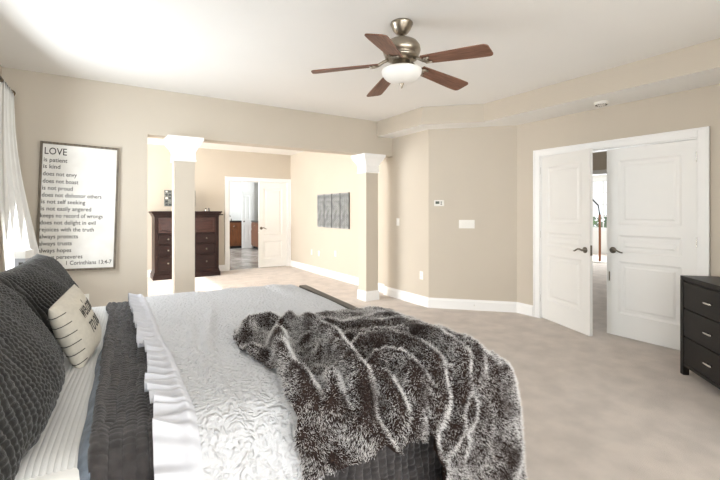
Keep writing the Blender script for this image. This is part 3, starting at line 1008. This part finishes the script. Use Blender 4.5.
# the blue-grey back of the quilt turned up along its head edge
m = 200
t2 = np.linspace(0.35, -TL - 0.40, m)[None, :]; k_ = np.linspace(0, 1, 26)[:, None]
edge2 = 0.765 + 0.05 * (-t2) * 0.6 + 0.012 * vnoise(t2 * 4, t2 * 0, 7)
wid = 0.003 + 0.013 * sstep(-t2, -0.3, 0.9)
uu = edge2 + 0.006 - wid * 2.0 * (1 - k_) + 0.006 * vnoise(t2 * 7 + 0 * k_, 0 * t2 + k_, 31)
offz = 0.016 + 0.020 * np.sin(k_ * PI * 0.62) * sstep(-t2, -0.35, 0.5) + 0.004 * vnoise(t2 * 14, k_ * 2, 8)
P = bed_surface(uu, t2, offz)
bm = grid_bm(P); bm.transform(Matrix.Translation(-quilt.location))
o = build('lining', bm, M['lining'], quilt); o['label'] = 'blue-grey reverse turned up at the head edge'
md = o.modifiers.new('thickness', 'SOLIDIFY'); md.thickness = 0.004

# white coverlet
n, m = 330, 680
un = np.linspace(0, 1, n)[:, None]; t = np.linspace(TL + 0.24, -TL - 0.055, m)[None, :]


def cov_edge(t):
    return np.interp(-t, [-1.2, -0.943, -0.19, 0.25, 0.6, 0.88, 1.1], [0.925, 0.93, 0.976, 1.0, 1.027, 1.037, 1.035]) + 0.006 * vnoise(t * 6, t * 0, 17)


ce = cov_edge(t)
uu = ce + (2.042 - ce) * un
t = np.where(t < -TL + 0.1, -TL + 0.1 + (t + TL - 0.1) * (1 - 0.95 * sstep(uu, 1.26, 1.42)), t)
wr = 0.012 * np.maximum(0, vnoise((uu + 0.10 * np.sin(t * 1.3)) * 9, t * 1.1, 41)) + 0.007 * vnoise(uu * 5 - t * 1.2, t * 2.1, 43)
ridge = 0.016 * np.exp(-((uu - (1.21 + 0.05 * np.sin(t * 3.1) + 0.04 * t)) / 0.026) ** 2) * sstep(-t, -0.5, -0.1) * (1 - sstep(-t, 0.55, 0.85)) \
      + 0.012 * np.exp(-((uu - (1.13 + 0.03 * np.sin(t * 4.0))) / 0.02) ** 2) * sstep(-t, -0.2, 0.2)
emb = 0.0016 * np.abs(vnoise(uu * 78, t * 78, 51)) + 0.0010 * vnoise(uu * 120, t * 120, 52)
cov_off = 0.046 + wr + ridge + emb
P = bed_surface(uu, t, cov_off, 0.9)
coverlet = build('coverlet', grid_bm(P), M['coverlet'], origin=MB @ Vector((1.5, 0, ZT)))
md = coverlet.modifiers.new('thickness', 'SOLIDIFY'); md.thickness = 0.005
tag(coverlet, 'white embossed coverlet with ruffled edge over the foot half of bed', 'coverlet')

# ruffle along the head edge
n, m = 30, 1500
k_ = np.linspace(0, 1, n)[:, None]; t = np.linspace(TL + 0.2, -TL - 0.10, m)[None, :]
fr = t * 2 * PI / 0.034 + 2.6 * vnoise(t * 9, t * 0, 61)
fr2 = t * 2 * PI / 0.088 + 2.5 * vnoise(t * 3, t * 0, 62)
wid = 0.092 + 0.014 * vnoise(t * 6, t * 0, 63) + 0.006 * vnoise(t * 19, t * 0, 64) + 0.012 * sstep(-t, 0.3, 0.9)
uu = cov_edge(t) + 0.004 - wid * k_
tt = t + 0.008 * k_ * np.sin(fr2 + 1) + 0.022 * k_
offr = 0.054 - 0.010 * k_ + 0.0085 * k_ ** 0.5 * (1 + np.sin(fr)) + 0.014 * k_ ** 1.2 * (1 + np.sin(fr2)) + 0.010 * np.exp(-((k_ - 0.2) / 0.15) ** 2)
P = bed_surface(uu, tt, offr)
bm = grid_bm(P); bm.transform(Matrix.Translation(-coverlet.location))
o = build('ruffle', bm, M['ruffle'], coverlet); o['label'] = 'gathered white ruffle along the head edge'
# ruffle hanging along the near edge
m = 520
uq = np.linspace(1.03, 2.03, m)[None, :]
fr = uq * 2 * PI / 0.066 + 1.5 * vnoise(uq * 6, uq * 0, 71)
tt = -TL + 0.1 - 0.15 * (1 - 0.95 * sstep(uq, 1.26, 1.42)) - 0.085 * k_ * (1 - 0.75 * sstep(uq, 1.29, 1.45)) - 0.006 * k_ * np.sin(fr * 0.5)
offr = 0.040 + (0.012 * k_ ** 0.8) * (0.8 + np.sin(fr) + 0.6 * np.sin(fr * 0.5)) + 0.022 * k_
P = bed_surface(uq + 0.012 * k_ * np.sin(fr * 0.5 + 1), tt, offr)
bm = grid_bm(P); bm.transform(Matrix.Translation(-coverlet.location))
o = build('ruffle', bm, M['ruffle'], coverlet); o['label'] = 'gathered white ruffle hanging on the near side'

# ------------------------------------------------------------------ pillows
def pillow_pts(w, h, th, n, m, pw=2.4, corner=0.10, sag=0.0, seed=0):
    """two sheets (front, back) of an inflated cushion in its own frame: x width, z height, y depth (front is -y)"""
    a = np.linspace(-1, 1, n)[:, None]; b = np.linspace(-1, 1, m)[None, :]
    sa = np.sign(a) * np.abs(a) ** 0.85; sb = np.sign(b) * np.abs(b) ** 0.85
    pull = 1 - corner * ((1 - np.abs(sb) ** 3) * 0 + np.abs(sb) ** 2 * (1 - np.abs(sb)) )
    X = w / 2 * sa * (1 - corner * (1 - sb ** 2) * np.abs(sa) ** 3 * 0.8)
    Z = h / 2 * sb * (1 - corner * (1 - sa ** 2) * np.abs(sb) ** 3 * 0.8)
    D = th / 2 * (1 - np.abs(sa) ** pw) ** 0.55 * (1 - np.abs(sb) ** pw) ** 0.55
    D = D * (1 + 0.10 * vnoise(sa * 2.2 + 5, sb * 2.2, seed))
    bulge = 1 + sag * (-sb)
    return X + 0 * b, Z + 0 * a, D * bulge


def make_pillow(w, h, th, n, m, disp=None, **k):
    X, Z, D = pillow_pts(w, h, th, n, m, **k)
    F = np.stack([X, -D, Z], 2); B = np.stack([X, D, Z], 2)
    fade = np.clip(D / (0.25 * th), 0, 1)[..., None]
    if disp is not None:
        d = disp(X, Z)[..., None] * fade
        F = F - normals(F) * d * np.sign(normals(F)[..., 1:2] + 1e-9)
        B = B + normals(B) * d * np.sign(normals(B)[..., 1:2] + 1e-9)
    bm = grid_bm(F)
    b2 = grid_bm(B)
    bmesh.ops.reverse_faces(b2, faces=b2.faces[:])
    me = bpy.data.meshes.new('t'); b2.to_mesh(me); b2.free(); bm.from_mesh(me); bpy.data.meshes.remove(me)
    bmesh.ops.remove_doubles(bm, verts=bm.verts[:], dist=0.0008)
    bmesh.ops.recalc_face_normals(bm, faces=bm.faces[:])
    for f in bm.faces: f.smooth = True
    return bm


def pose(centre, yaw, tilt, roll):
    """local x (width) -> along the bed's far direction, local z up the cushion, local -y faces the foot"""
    wx = Vector((math.sin(yaw), math.cos(yaw), 0)); nn = Vector((wx.y, -wx.x, 0))
    up = Vector((0, 0, 1)) * math.sin(tilt) - nn * math.cos(tilt)
    a = wx * math.cos(roll) + up * math.sin(roll); b = -wx * math.sin(roll) + up * math.cos(roll)
    c = a.cross(b)     # front normal is -local y
    R = Matrix((a, -c, b)).transposed().to_4x4()
    if R.to_3x3().determinant() < 0:
        R = Matrix((a, c, b)).transposed().to_4x4()
    return Matrix.Translation(centre) @ R


def sham_disp(seed):
    def f(X, Z):
        return 0.0085 * puckers(X, Z, 0.021, 0.017, seed, 0.35, 0.35) + 0.014 * vnoise(X * 5, Z * 6, seed + 40) + 0.008 * vnoise(X * 11, Z * 9, seed + 41)
    return f


bm = make_pillow(0.96, 0.48, 0.27, 330, 200, sham_disp(3), pw=2.6, corner=0.08, sag=0.25, seed=4)
o = build('pillow_sham', bm, M['sham']); o.matrix_world = pose((-0.237, 2.57, 0.882), 0.06, 1.12, 0.0)
tag(o, 'dark quilted pillow sham leaning behind the small cream pillow', 'pillow', 'dark quilted shams')
bm = make_pillow(0.96, 0.48, 0.27, 330, 200, sham_disp(8), pw=2.6, corner=0.08, sag=0.25, seed=9)
o = build('pillow_sham', bm, M['sham']); o.matrix_world = pose((-0.295, 1.50, 0.925), 0.06, 1.08, 0.0)
tag(o, 'dark quilted pillow sham nearest the camera, at the lower left edge', 'pillow', 'dark quilted shams')
bm = make_pillow(0.62, 0.62, 0.22, 40, 40, pw=2.4, seed=6)
o = build('pillow', bm, M['grey_pillow']); o.matrix_world = pose((-0.57, 2.75, 1.0), 0.06, 1.15, 0.0)
tag(o, 'pale grey pillow peeking out behind the dark shams at the left edge', 'pillow')

# small cream pillow with lettering
TP = thing('throw_pillow', 'small cream linen pillow with black lettering and stitched edge', 'pillow')
TP.matrix_world = pose((-0.078, 2.00, 0.886), 0.28, 1.25, 0.16)
tw, thh, tth = 0.285, 0.275, 0.10
Xp, Zp, Dp = pillow_pts(tw, thh, tth, 60, 60, pw=3.0, corner=0.03, seed=2)
build('cushion', make_pillow(tw, thh, tth, 60, 60, pw=3.0, corner=0.03, seed=2), M['linen'], TP)


def tp_front(x, z):
    i = np.argmin((Xp - x) ** 2 + (Zp - z) ** 2)
    return -Dp.flat[i]


def tp_front_s(x, z):
    d = (Xp - x) ** 2 + (Zp - z) ** 2
    w = np.exp(-d / (2 * 0.006 ** 2))
    return -float((Dp * w).sum() / (w.sum() + 1e-12))


for body, cx, cz, wd, size, sh in (('welcome', 0.042, 0.028, 0.155, 0.095, 0.35), ('TO OUR', 0.042, -0.045, 0.14, 0.070, 0.0)):
    bmt = text_bm(body, wd, size, 0.0004, 'CENTER', sh, -0.0007 if body == 'welcome' else 0.0002)
    for v in bmt.verts:
        x, z = v.co.x + cx, v.co.y + cz
        v.co = Vector((x, tp_front_s(x, z) - 0.0016 - v.co.z, z))
    build('lettering', bmt, M['thread'], TP)
for i in range(6):
    z = 0.095 - i * 0.04
    b = bmesh.new()
    xs = [-0.108 - j * 0.0065 for j in range(6)]
    tube(b, [(x, tp_front_s(x, z) - 0.0012, z) for x in xs] + [(x, -tp_front_s(x, z) + 0.0012, z) for x in reversed(xs[2:])], 0.0017, 6)
    build('stitch', b, M['thread'], TP)

# night stand with a small box, behind the pillows
ns = thing('nightstand', 'dark nightstand hidden behind the pillows beside the curtain', 'nightstand', (-0.46, 3.62, 0))
build('case', bbox(-0.26, 0.22, -0.26, 0.26, 0.10, 0.70, 0.004), M['espresso'], ns)
build('top', bbox(-0.27, 0.23, -0.27, 0.27, 0.70, 0.725, 0.004), M['espresso'], ns)
for x in (-0.26, 0.18):
    for y in (-0.26, 0.22): build('leg', bbox(x, x + 0.04, y, y + 0.04, 0, 0.10), M['espresso'], ns)
for z in (0.14, 0.42):
    d = build('drawer', bbox(0.215, 0.235, -0.24, 0.24, z, z + 0.24, 0.004), M['espresso'], ns)
    build('knob', lathe(bmesh.new(), [(0.0, 0.235), (0.01, 0.235), (0.016, 0.255), (0.0, 0.26)], 12, (0, 0, z + 0.12), 'X'), M['nickel'], d, True)
t = thing('box', 'small white square box with dark mark, in front of the curtain', 'box', (-0.43, 3.50, 0.725), -0.5)
build('body', bbox(-0.035, 0.035, -0.035, 0.035, 0, 0.31, 0.003), M['grey_pillow'], t)
build('lid', bbox(-0.038, 0.038, -0.038, 0.038, 0.31, 0.365, 0.003), M['plastic'], t)
build('mark', bbox(-0.006, 0.022, -0.0365, -0.034, 0.255, 0.285), M['slot'], t)

# ------------------------------------------------------------------ fur throw
#BEGINFUR#
# The throw is sculpted as a flat sheet with ridges along its folds, then the overhanging part is dropped over the bed's edge
def over_bed(px, py, z=0.80):
    """point of a fold as seen from the door side, turned into bed coordinates (u along, v across)"""
    d = 405 * (1.35 - z) / (py - 211); q = (px - 360) / 405
    c, s = math.cos(TH), math.sin(TH)
    dx, dy = d * (s + q * c) - BCX, d * (c - q * s) - BCY
    c, s = math.cos(ROT), math.sin(ROT)
    return U0 + dx * c + dy * s, -dx * s + dy * c


TNU, TNV = 90, 102
q = np.linspace(0, 1, TNV)[None, :]; p = np.linspace(0, 1, TNU)[:, None]
far_edge = np.interp(p, [0, .06, .12, 1], [-.22, -.15, -.12, -.12])
U = 1.28 + 1.27 * p + 0 * q
for _ in range(6):
    near_edge = np.interp(U, [1.2, 1.50, 1.66, 1.76, 2.1, 2.6], [-1.26, -1.255, -1.26, -1.52, -1.66, -1.66])
    T = far_edge + (near_edge - far_edge) * q
    UL = np.interp(-T, [.12, .16, .3, .5, .8, 1.0, 1.3, 1.6], [1.33, 1.30, 1.265, 1.26, 1.31, 1.28, 1.26, 1.30])
    U = UL + (2.52 - UL) * p
FOLDS = [
    ([(420, 395), (436, 425), (446, 455), (455, 478)], .05, .022), ([(470, 375), (488, 405), (496, 440)], .05, .024),
    ([(279, 338), (277, 352), (283, 370), (292, 386), (302, 398), (315, 410)], .070, .024),
    ([(291, 323), (310, 335), (332, 352), (346, 368), (358, 388), (368, 405), (376, 420)], .075, .026), ([(291, 323), (279, 338)], .06, .025),
    ([(330, 380), (333, 400), (331, 420)], .045, .018), ([(300, 346), (316, 343), (322, 352), (318, 362)], .035, .016),
    ([(244, 340), (250, 328), (268, 325), (288, 331)], .050, .025), ([(246, 350), (262, 358), (275, 366)], .035, .02),
    ([(312, 324), (345, 331), (385, 330), (415, 325)], .040, .028), ([(335, 347), (370, 342), (410, 337), (440, 343)], .045, .024),
    ([(345, 364), (365, 353), (392, 351), (420, 362), (440, 380), (452, 402), (460, 430)], .065, .025),
    ([(362, 378), (385, 366), (406, 373), (425, 395), (437, 418)], .060, .023),
    ([(400, 337), (435, 346), (465, 368), (482, 395), (490, 430)], .060, .027), ([(455, 342), (482, 365), (505, 392), (518, 425)], .05, .026),
    ([(358, 385), (385, 388), (405, 400), (420, 420)], .055, .022), ([(375, 408), (390, 422), (402, 436)], .04, .02), ([(350, 330), (380, 320), (410, 322)], .03, .02),
    ([(425, 330), (460, 352), (492, 378), (510, 405)], .045, .024), ([(300, 420), (325, 435), (350, 455)], .035, .025), ([(340, 430), (365, 440), (385, 448)], .04, .02)]
Z = np.zeros_like(U)
for pts, hgt, wdt in FOLDS:
    L = [over_bed(*a) for a in pts]
    D = [(a0 + (a1 - a0) * k, b0 + (b1 - b0) * k) for (a0, b0), (a1, b1) in zip(L, L[1:]) for k in np.linspace(0, 1, 14, endpoint=False)]
    d2 = np.full(U.shape, 9.0); along = np.zeros(U.shape)
    for i, (a, b) in enumerate(D):
        dd = (U - a) ** 2 + (T - b) ** 2
        along = np.where(dd < d2, i / (len(D) - 1), along); d2 = np.minimum(dd, d2)
    e = np.minimum(1, np.minimum(along, 1 - along) * 5 + .25)
    Z = np.maximum(Z, hgt * 1.25 * e * np.exp(-d2 / (2 * (wdt * .8) ** 2)))
hang = np.maximum(sstep(U, 2.05, 2.2), sstep(-T, 1.02, 1.2))
Z += hang * .014 * np.sin((U + T * .6) * 2 * PI / .14) + .004 * vnoise(U * 18, T * 18, 3) + .009 * vnoise(U * 7, T * 7, 4)
a = np.maximum(0, U - 2.13); b = np.maximum(0, -1.06 - T)
W = np.stack([np.where(a > 0, 2.13 + a * .866, U), np.where(b > 0, -1.06 - b * .866, T), .80 + Z - np.hypot(a, b) * .5], -1)
W[..., 0] -= U0
c, s = math.cos(ROT), math.sin(ROT)
P = np.stack([W[..., 0] * c - W[..., 1] * s + BCX, W[..., 0] * s + W[..., 1] * c + BCY, W[..., 2]], -1)


def drop_cloth(P, frames=45):
    """let the free edge of the sheet fall over the bed edge, and return where it comes to rest"""
    cu = np.linspace(0.2, 2.06, 80)[:, None]; ct = np.linspace(-TL - .5, TL + .4, 140)[None, :]
    solids = [build('resting_shape', grid_bm(bed_surface(cu, ct, .050, .6)), [])]
    for bx in ((2.035, 2.13, -1.05, 1.05, .1, .748, .012), (-2, 4, -3, 3, -.2, 0)):
        bm = bbox(*bx); bm.transform(MB); solids.append(build('resting_shape', bm, []))
    for o in solids:
        o.modifiers.new('collision', 'COLLISION')
        k = o.collision; k.thickness_outer = .006; k.thickness_inner = .05; k.cloth_friction = 60; k.damping = .6
    cl = build('falling_sheet', grid_bm(P), [])
    vg = cl.vertex_groups.new(name='held')
    held = np.clip(1 - np.maximum(sstep(U, 2.06, 2.14), sstep(-T, 1.0, 1.07)), 0, 1).ravel()
    for i, k in enumerate(held): vg.add([i], float(k), 'REPLACE')
    m = cl.modifiers.new('cloth', 'CLOTH'); k = m.settings
    k.vertex_group_mass = 'held'; k.pin_stiffness = 2; k.quality = 6; k.mass = .12
    k.tension_stiffness = k.compression_stiffness = 25; k.shear_stiffness = 12; k.bending_stiffness = 3; k.air_damping = 3
    k.tension_damping = k.compression_damping = 15; k.shear_damping = 10; k.bending_damping = 2
    k = m.collision_settings; k.collision_quality = 4; k.distance_min = .006; k.use_self_collision = False; k.friction = 40
    m.point_cache.frame_end = frames
    SC.frame_start = 1; SC.frame_end = frames
    for f in range(1, frames + 1): SC.frame_set(f)
    me = cl.evaluated_get(bpy.context.evaluated_depsgraph_get()).to_mesh()
    out = np.empty(len(me.vertices) * 3); me.vertices.foreach_get('co', out)
    for o in solids + [cl]: bpy.data.objects.remove(o)
    SC.frame_set(1)
    return out.reshape(P.shape)


P = drop_cloth(P)
fm = mat('brown_fur_backing', '#332926', 0.95, spec=0.1)
hm = bpy.data.materials.new('frosted_fur'); hm.use_nodes = True
nt = hm.node_tree
hb = nt.nodes['Principled BSDF']; hb.inputs['Roughness'].default_value = 0.7; hb.inputs['Specular IOR Level'].default_value = 0.2
hi = nt.nodes.new('ShaderNodeHairInfo'); cr = nt.nodes.new('ShaderNodeValToRGB')
cr.color_ramp.elements[0].position = 0.22; cr.color_ramp.elements[0].color = lin('#2A211F')
cr.color_ramp.elements[1].position = 0.80; cr.color_ramp.elements[1].color = lin('#E6E4E3')
e = cr.color_ramp.elements.new(0.50); e.color = lin('#564C49')
tc = nt.nodes.new('ShaderNodeTexCoord'); nz = nt.nodes.new('ShaderNodeTexNoise'); nz.inputs['Scale'].default_value = 11; nz.inputs['Detail'].default_value = 3
nt.links.new(tc.outputs['Object'], nz.inputs['Vector'])
mr = nt.nodes.new('ShaderNodeMapRange'); mr.inputs[1].default_value = 0.36; mr.inputs[2].default_value = 0.64; mr.inputs[3].default_value = 0.72; mr.inputs[4].default_value = 1.45
mu = nt.nodes.new('ShaderNodeMath'); mu.operation = 'MULTIPLY'
nt.links.new(nz.outputs['Fac'], mr.inputs[0]); nt.links.new(mr.outputs[0], mu.inputs[0]); nt.links.new(hi.outputs['Intercept'], mu.inputs[1])
nt.links.new(mu.outputs[0], cr.inputs[0]); nt.links.new(cr.outputs[0], hb.inputs['Base Color'])
throw = build('fur_throw', grid_bm(P[:, ::-1]), [fm, hm], origin=(1.0, 1.25, 0.78))
md = throw.modifiers.new('smooth', 'SUBSURF'); md.levels = md.render_levels = 2
tag(throw, 'fluffy dark brown fur throw with frosted white tips heaped over the bed foot corner', 'throw blanket')
pm = throw.modifiers.new('pile', 'PARTICLE_SYSTEM')
ps = pm.particle_system.settings
ps.type = 'HAIR'; ps.count = 120000; ps.hair_step = 3
ps.emit_from = 'FACE'; ps.distribution = 'RAND'; ps.use_modifier_stack = True; ps.use_even_distribution = True
ps.normal_factor = 0.0030; ps.factor_random = 0.0020; ps.tangent_factor = 0.0006; ps.object_align_factor = (0.0002, -0.0006, -0.0004)
ps.material = 2
ps.root_radius = 1.0; ps.tip_radius = 0.4; ps.radius_scale = 0.0014
ps.render_step = 2; ps.display_step = 2
#ENDFUR#


# ------------------------------------------------------------------ bathroom seen through the far doorway
struct('wall_bath_back', bbox(0.9, 6.0, 15.3, 15.42, 0, H), M['ceiling'])
struct('wall_bath_left', bbox(0.9, 1.02, YF + 0.12, 15.3, 0, H), M['ceiling'])
struct('wall_bath_right', bbox(5.25, 5.37, YF + 0.12, 15.3, 0, H), M['ceiling'])


def vanity(label, loc, rot, L, nd):
    t = thing('vanity_cabinet', label, 'vanity', loc, rot, 'bathroom vanities')
    build('case', bbox(0, L, 0.0, 0.55, 0.09, 0.94, 0.003), M['vanity'], t)
    build('toe_kick', bbox(0.02, L - 0.02, 0.06, 0.55, 0, 0.09), M['dark_metal'], t)
    build('countertop', bbox(-0.015, L + 0.015, -0.025, 0.56, 0.94, 1.0, 0.004), M['counter'], t)
    w = L / nd
    for i in range(nd):
        f = framed_front(w - 0.03, 0.56, -0.02, False)
        for d in (0.05,):
            tt_ = 0.012
            box(f, -w / 2 + 0.015 + d, w / 2 - 0.015 - d, -0.026, -0.018, d, 0.56 - d, 0.004)
        o = build('door', f, M['vanity'], t); o.location = (w * (i + 0.5), 0, 0.12)
        knob(o, -w / 2 + 0.07, -0.02, 0.48, M['chrome'], 0.018)
        f = framed_front(w - 0.03, 0.2, -0.02, False)
        o = build('drawer', f, M['vanity'], t); o.location = (w * (i + 0.5), 0, 0.71)
        knob(o, 0, -0.02, 0.1, M['chrome'], 0.018)
    return t


vanity('brown bathroom vanity with dark counter, straight ahead through the open doorway', (3.72, 14.70, 0), 0, 0.66, 1)
vanity('brown bathroom vanity with dark counter, right of the white closet door', (4.66, 14.6, 0), math.radians(-90), 2.4, 3)
struct('wall_bath_stub', bbox(4.50, 4.76, 14.62, 15.3, 0, H), M['trim'])
t = thing('door_5', 'narrow white closet door with a round knob inside the bathroom', 'door', (4.66, 14.58, 0.01), math.radians(180), kind='structure')
build('leaf', panel_leaf(0.36, 2.05, 0.036, [(0.07, 0.29, 0.2, 0.85), (0.07, 0.29, 1.0, 1.9)]), M['door'], t)
knob(t, 0.29, 0, 0, M['dark_nickel'], 0.03).location = (0, 0.0, 0.96)
for o in [x for x in bpy.data.objects if x.parent == t and x.name.startswith('knob')]:
    for v in o.data.vertices: v.co.y = 0.018 - v.co.y
    o.data.flip_normals()
t = thing('mirror', 'tall mirror over the vanity straight ahead in the bathroom', 'mirror', (3.62, 15.27, 1.75))
build('glass', bbox(-0.35, 0.32, -0.006, 0.01, -0.62, 0.62), M['mirror'], t)
build('frame', bbox(0.32, 0.35, -0.012, 0.02, -0.64, 0.64, 0.003), M['trim'], t)
t = thing('faucet', 'small dark faucet standing on the bathroom vanity counter', 'faucet', (3.98, 15.05, 1.0))
b = bmesh.new(); tube(b, [(0, 0, 0), (0, 0, 0.14), (0, -0.04, 0.19), (0, -0.10, 0.18), (0, -0.12, 0.14)], 0.014, 10); build('spout', b, M['dark_nickel'], t, True)
for sx in (-0.07, 0.07): build('tap', lathe(bmesh.new(), [(0.0, 0), (0.018, 0), (0.014, 0.05), (0.022, 0.06), (0.0, 0.07)], 12, (sx, 0, 0)), M['dark_nickel'], t, True)
t = thing('picture', 'small dark framed picture on the bathroom wall above the right vanity', 'picture', (5.245, 13.0, 1.62))
build('frame', bbox(-0.02, 0.0, -0.22, 0.22, -0.19, 0.19, 0.004), M['dark_metal'], t)
build('print', bbox(-0.023, -0.018, -0.16, 0.16, -0.13, 0.13), M['panel_dark'], t)

# ------------------------------------------------------------------ hall seen between the double doors
HXE = 13.3
struct('wall_hall_left', bbox(4.79, HXE, 7.9, 8.02, 0, H), M['ceiling'])
struct('wall_hall_right', bbox(4.79, HXE, 1.0, 1.12, 0, H), M['ceiling'])
bm = bmesh.new()
WY0, WY1, WZ0, WZ1 = 5.6, 7.6, 0.80, 2.32
box(bm, HXE, HXE + 0.12, 1.0, WY0, 0, H); box(bm, HXE, HXE + 0.12, WY1, 8.02, 0, H)
box(bm, HXE, HXE + 0.12, WY0, WY1, 0, WZ0); box(bm, HXE, HXE + 0.12, WY0, WY1, WZ1, H)
struct('wall_hall_end', bm, M['ceiling'])
bm = bmesh.new()
box(bm, 8.0, 8.14, 1.12, 7.9, 2.13, H); 
struct('wall_hall_header', bm, M['wall'])
bm = bmesh.new()
box(bm, 7.98, 8.16, 1.12, 7.9, 2.05, 2.13)
struct('trim_3', bm, M['trim'])
wn = thing('window_1', 'bright multi-pane window at the end of the hall', 'window', (HXE + 0.05, (WY0 + WY1) / 2, WZ0), kind='structure')
hwid, hh = (WY1 - WY0) / 2, WZ1 - WZ0
b = bmesh.new()
box(b, -0.07, 0.05, -hwid - 0.08, -hwid + 0.03, -0.08, hh + 0.08); box(b, -0.07, 0.05, hwid - 0.03, hwid + 0.08, -0.08, hh + 0.08)
box(b, -0.07, 0.05, -hwid, hwid, hh - 0.03, hh + 0.08); box(b, -0.09, 0.05, -hwid - 0.1, hwid + 0.1, -0.08, 0.03)
build('frame', b, M['trim'], wn)
b = bmesh.new()
for i in range(1, 6): box(b, -0.012, 0.012, -hwid + i * 2 * hwid / 6 - 0.012, -hwid + i * 2 * hwid / 6 + 0.012, 0.03, hh - 0.03)
for i in range(1, 4): box(b, -0.012, 0.012, -hwid, hwid, i * hh / 4 - 0.012, i * hh / 4 + 0.012)
build('muntins', b, M['trim'], wn)
build('pane', bbox(-0.003, 0.003, -hwid + 0.03, hwid - 0.03, 0.03, hh - 0.03), M['glass'], wn)
# shrub outside the window
b = bmesh.new()
random.seed(5)
for i in range(900):
    p = Vector((random.gauss(0, 1), random.gauss(0, 1), random.gauss(0, 1))).normalized() * random.uniform(0.55, 1)
    c = Vector((p.x * 0.9, p.y * 1.6, 0.85 + p.z * 0.8))
    a = Vector((random.uniform(-1, 1), random.uniform(-1, 1), random.uniform(-1, 1))).normalized() * 0.12
    d = a.cross(Vector((random.uniform(-1, 1), random.uniform(-1, 1), random.uniform(-1, 1)))).normalized() * 0.055
    b.faces.new([b.verts.new(c - a), b.verts.new(c + d), b.verts.new(c + a), b.verts.new(c - d)])
sh = thing('shrub', 'green shrub outside the hall window', 'shrub', (16.2, 8.1, -0.5))
build('foliage', b, M['leaf'], sh)
b = bmesh.new()
for i in range(5): tube(b, [(0.1 * math.cos(i * 1.3), 0.1 * math.sin(i * 1.3), 0), (0.5 * math.cos(i * 1.3), 0.8 * math.sin(i * 1.3), 0.9)], [0.03, 0.012], 6)
build('stems', b, M['orange_wood'], sh)
st = thing('pole_stand', 'slim orange-brown pole with a dark arm standing in the hall window', 'stand', (11.05, 5.55, 0))
build('base', lathe(bmesh.new(), [(0.0, 0), (0.16, 0), (0.16, 0.02), (0.03, 0.035), (0.0, 0.035)], 20), M['plastic'], st, True)
b = bmesh.new(); tube(b, [(0, 0, 0.03), (0, 0, 1.25)], 0.028, 10); build('pole', b, M['orange_wood'], st, True)['label'] = 'orange-brown wooden pole'
b = bmesh.new(); tube(b, [(0, 0, 1.24), (0, 0.04, 1.5), (0.05, 0.3, 1.75)], 0.02, 8); build('arm', b, M['dark_metal'], st, True)
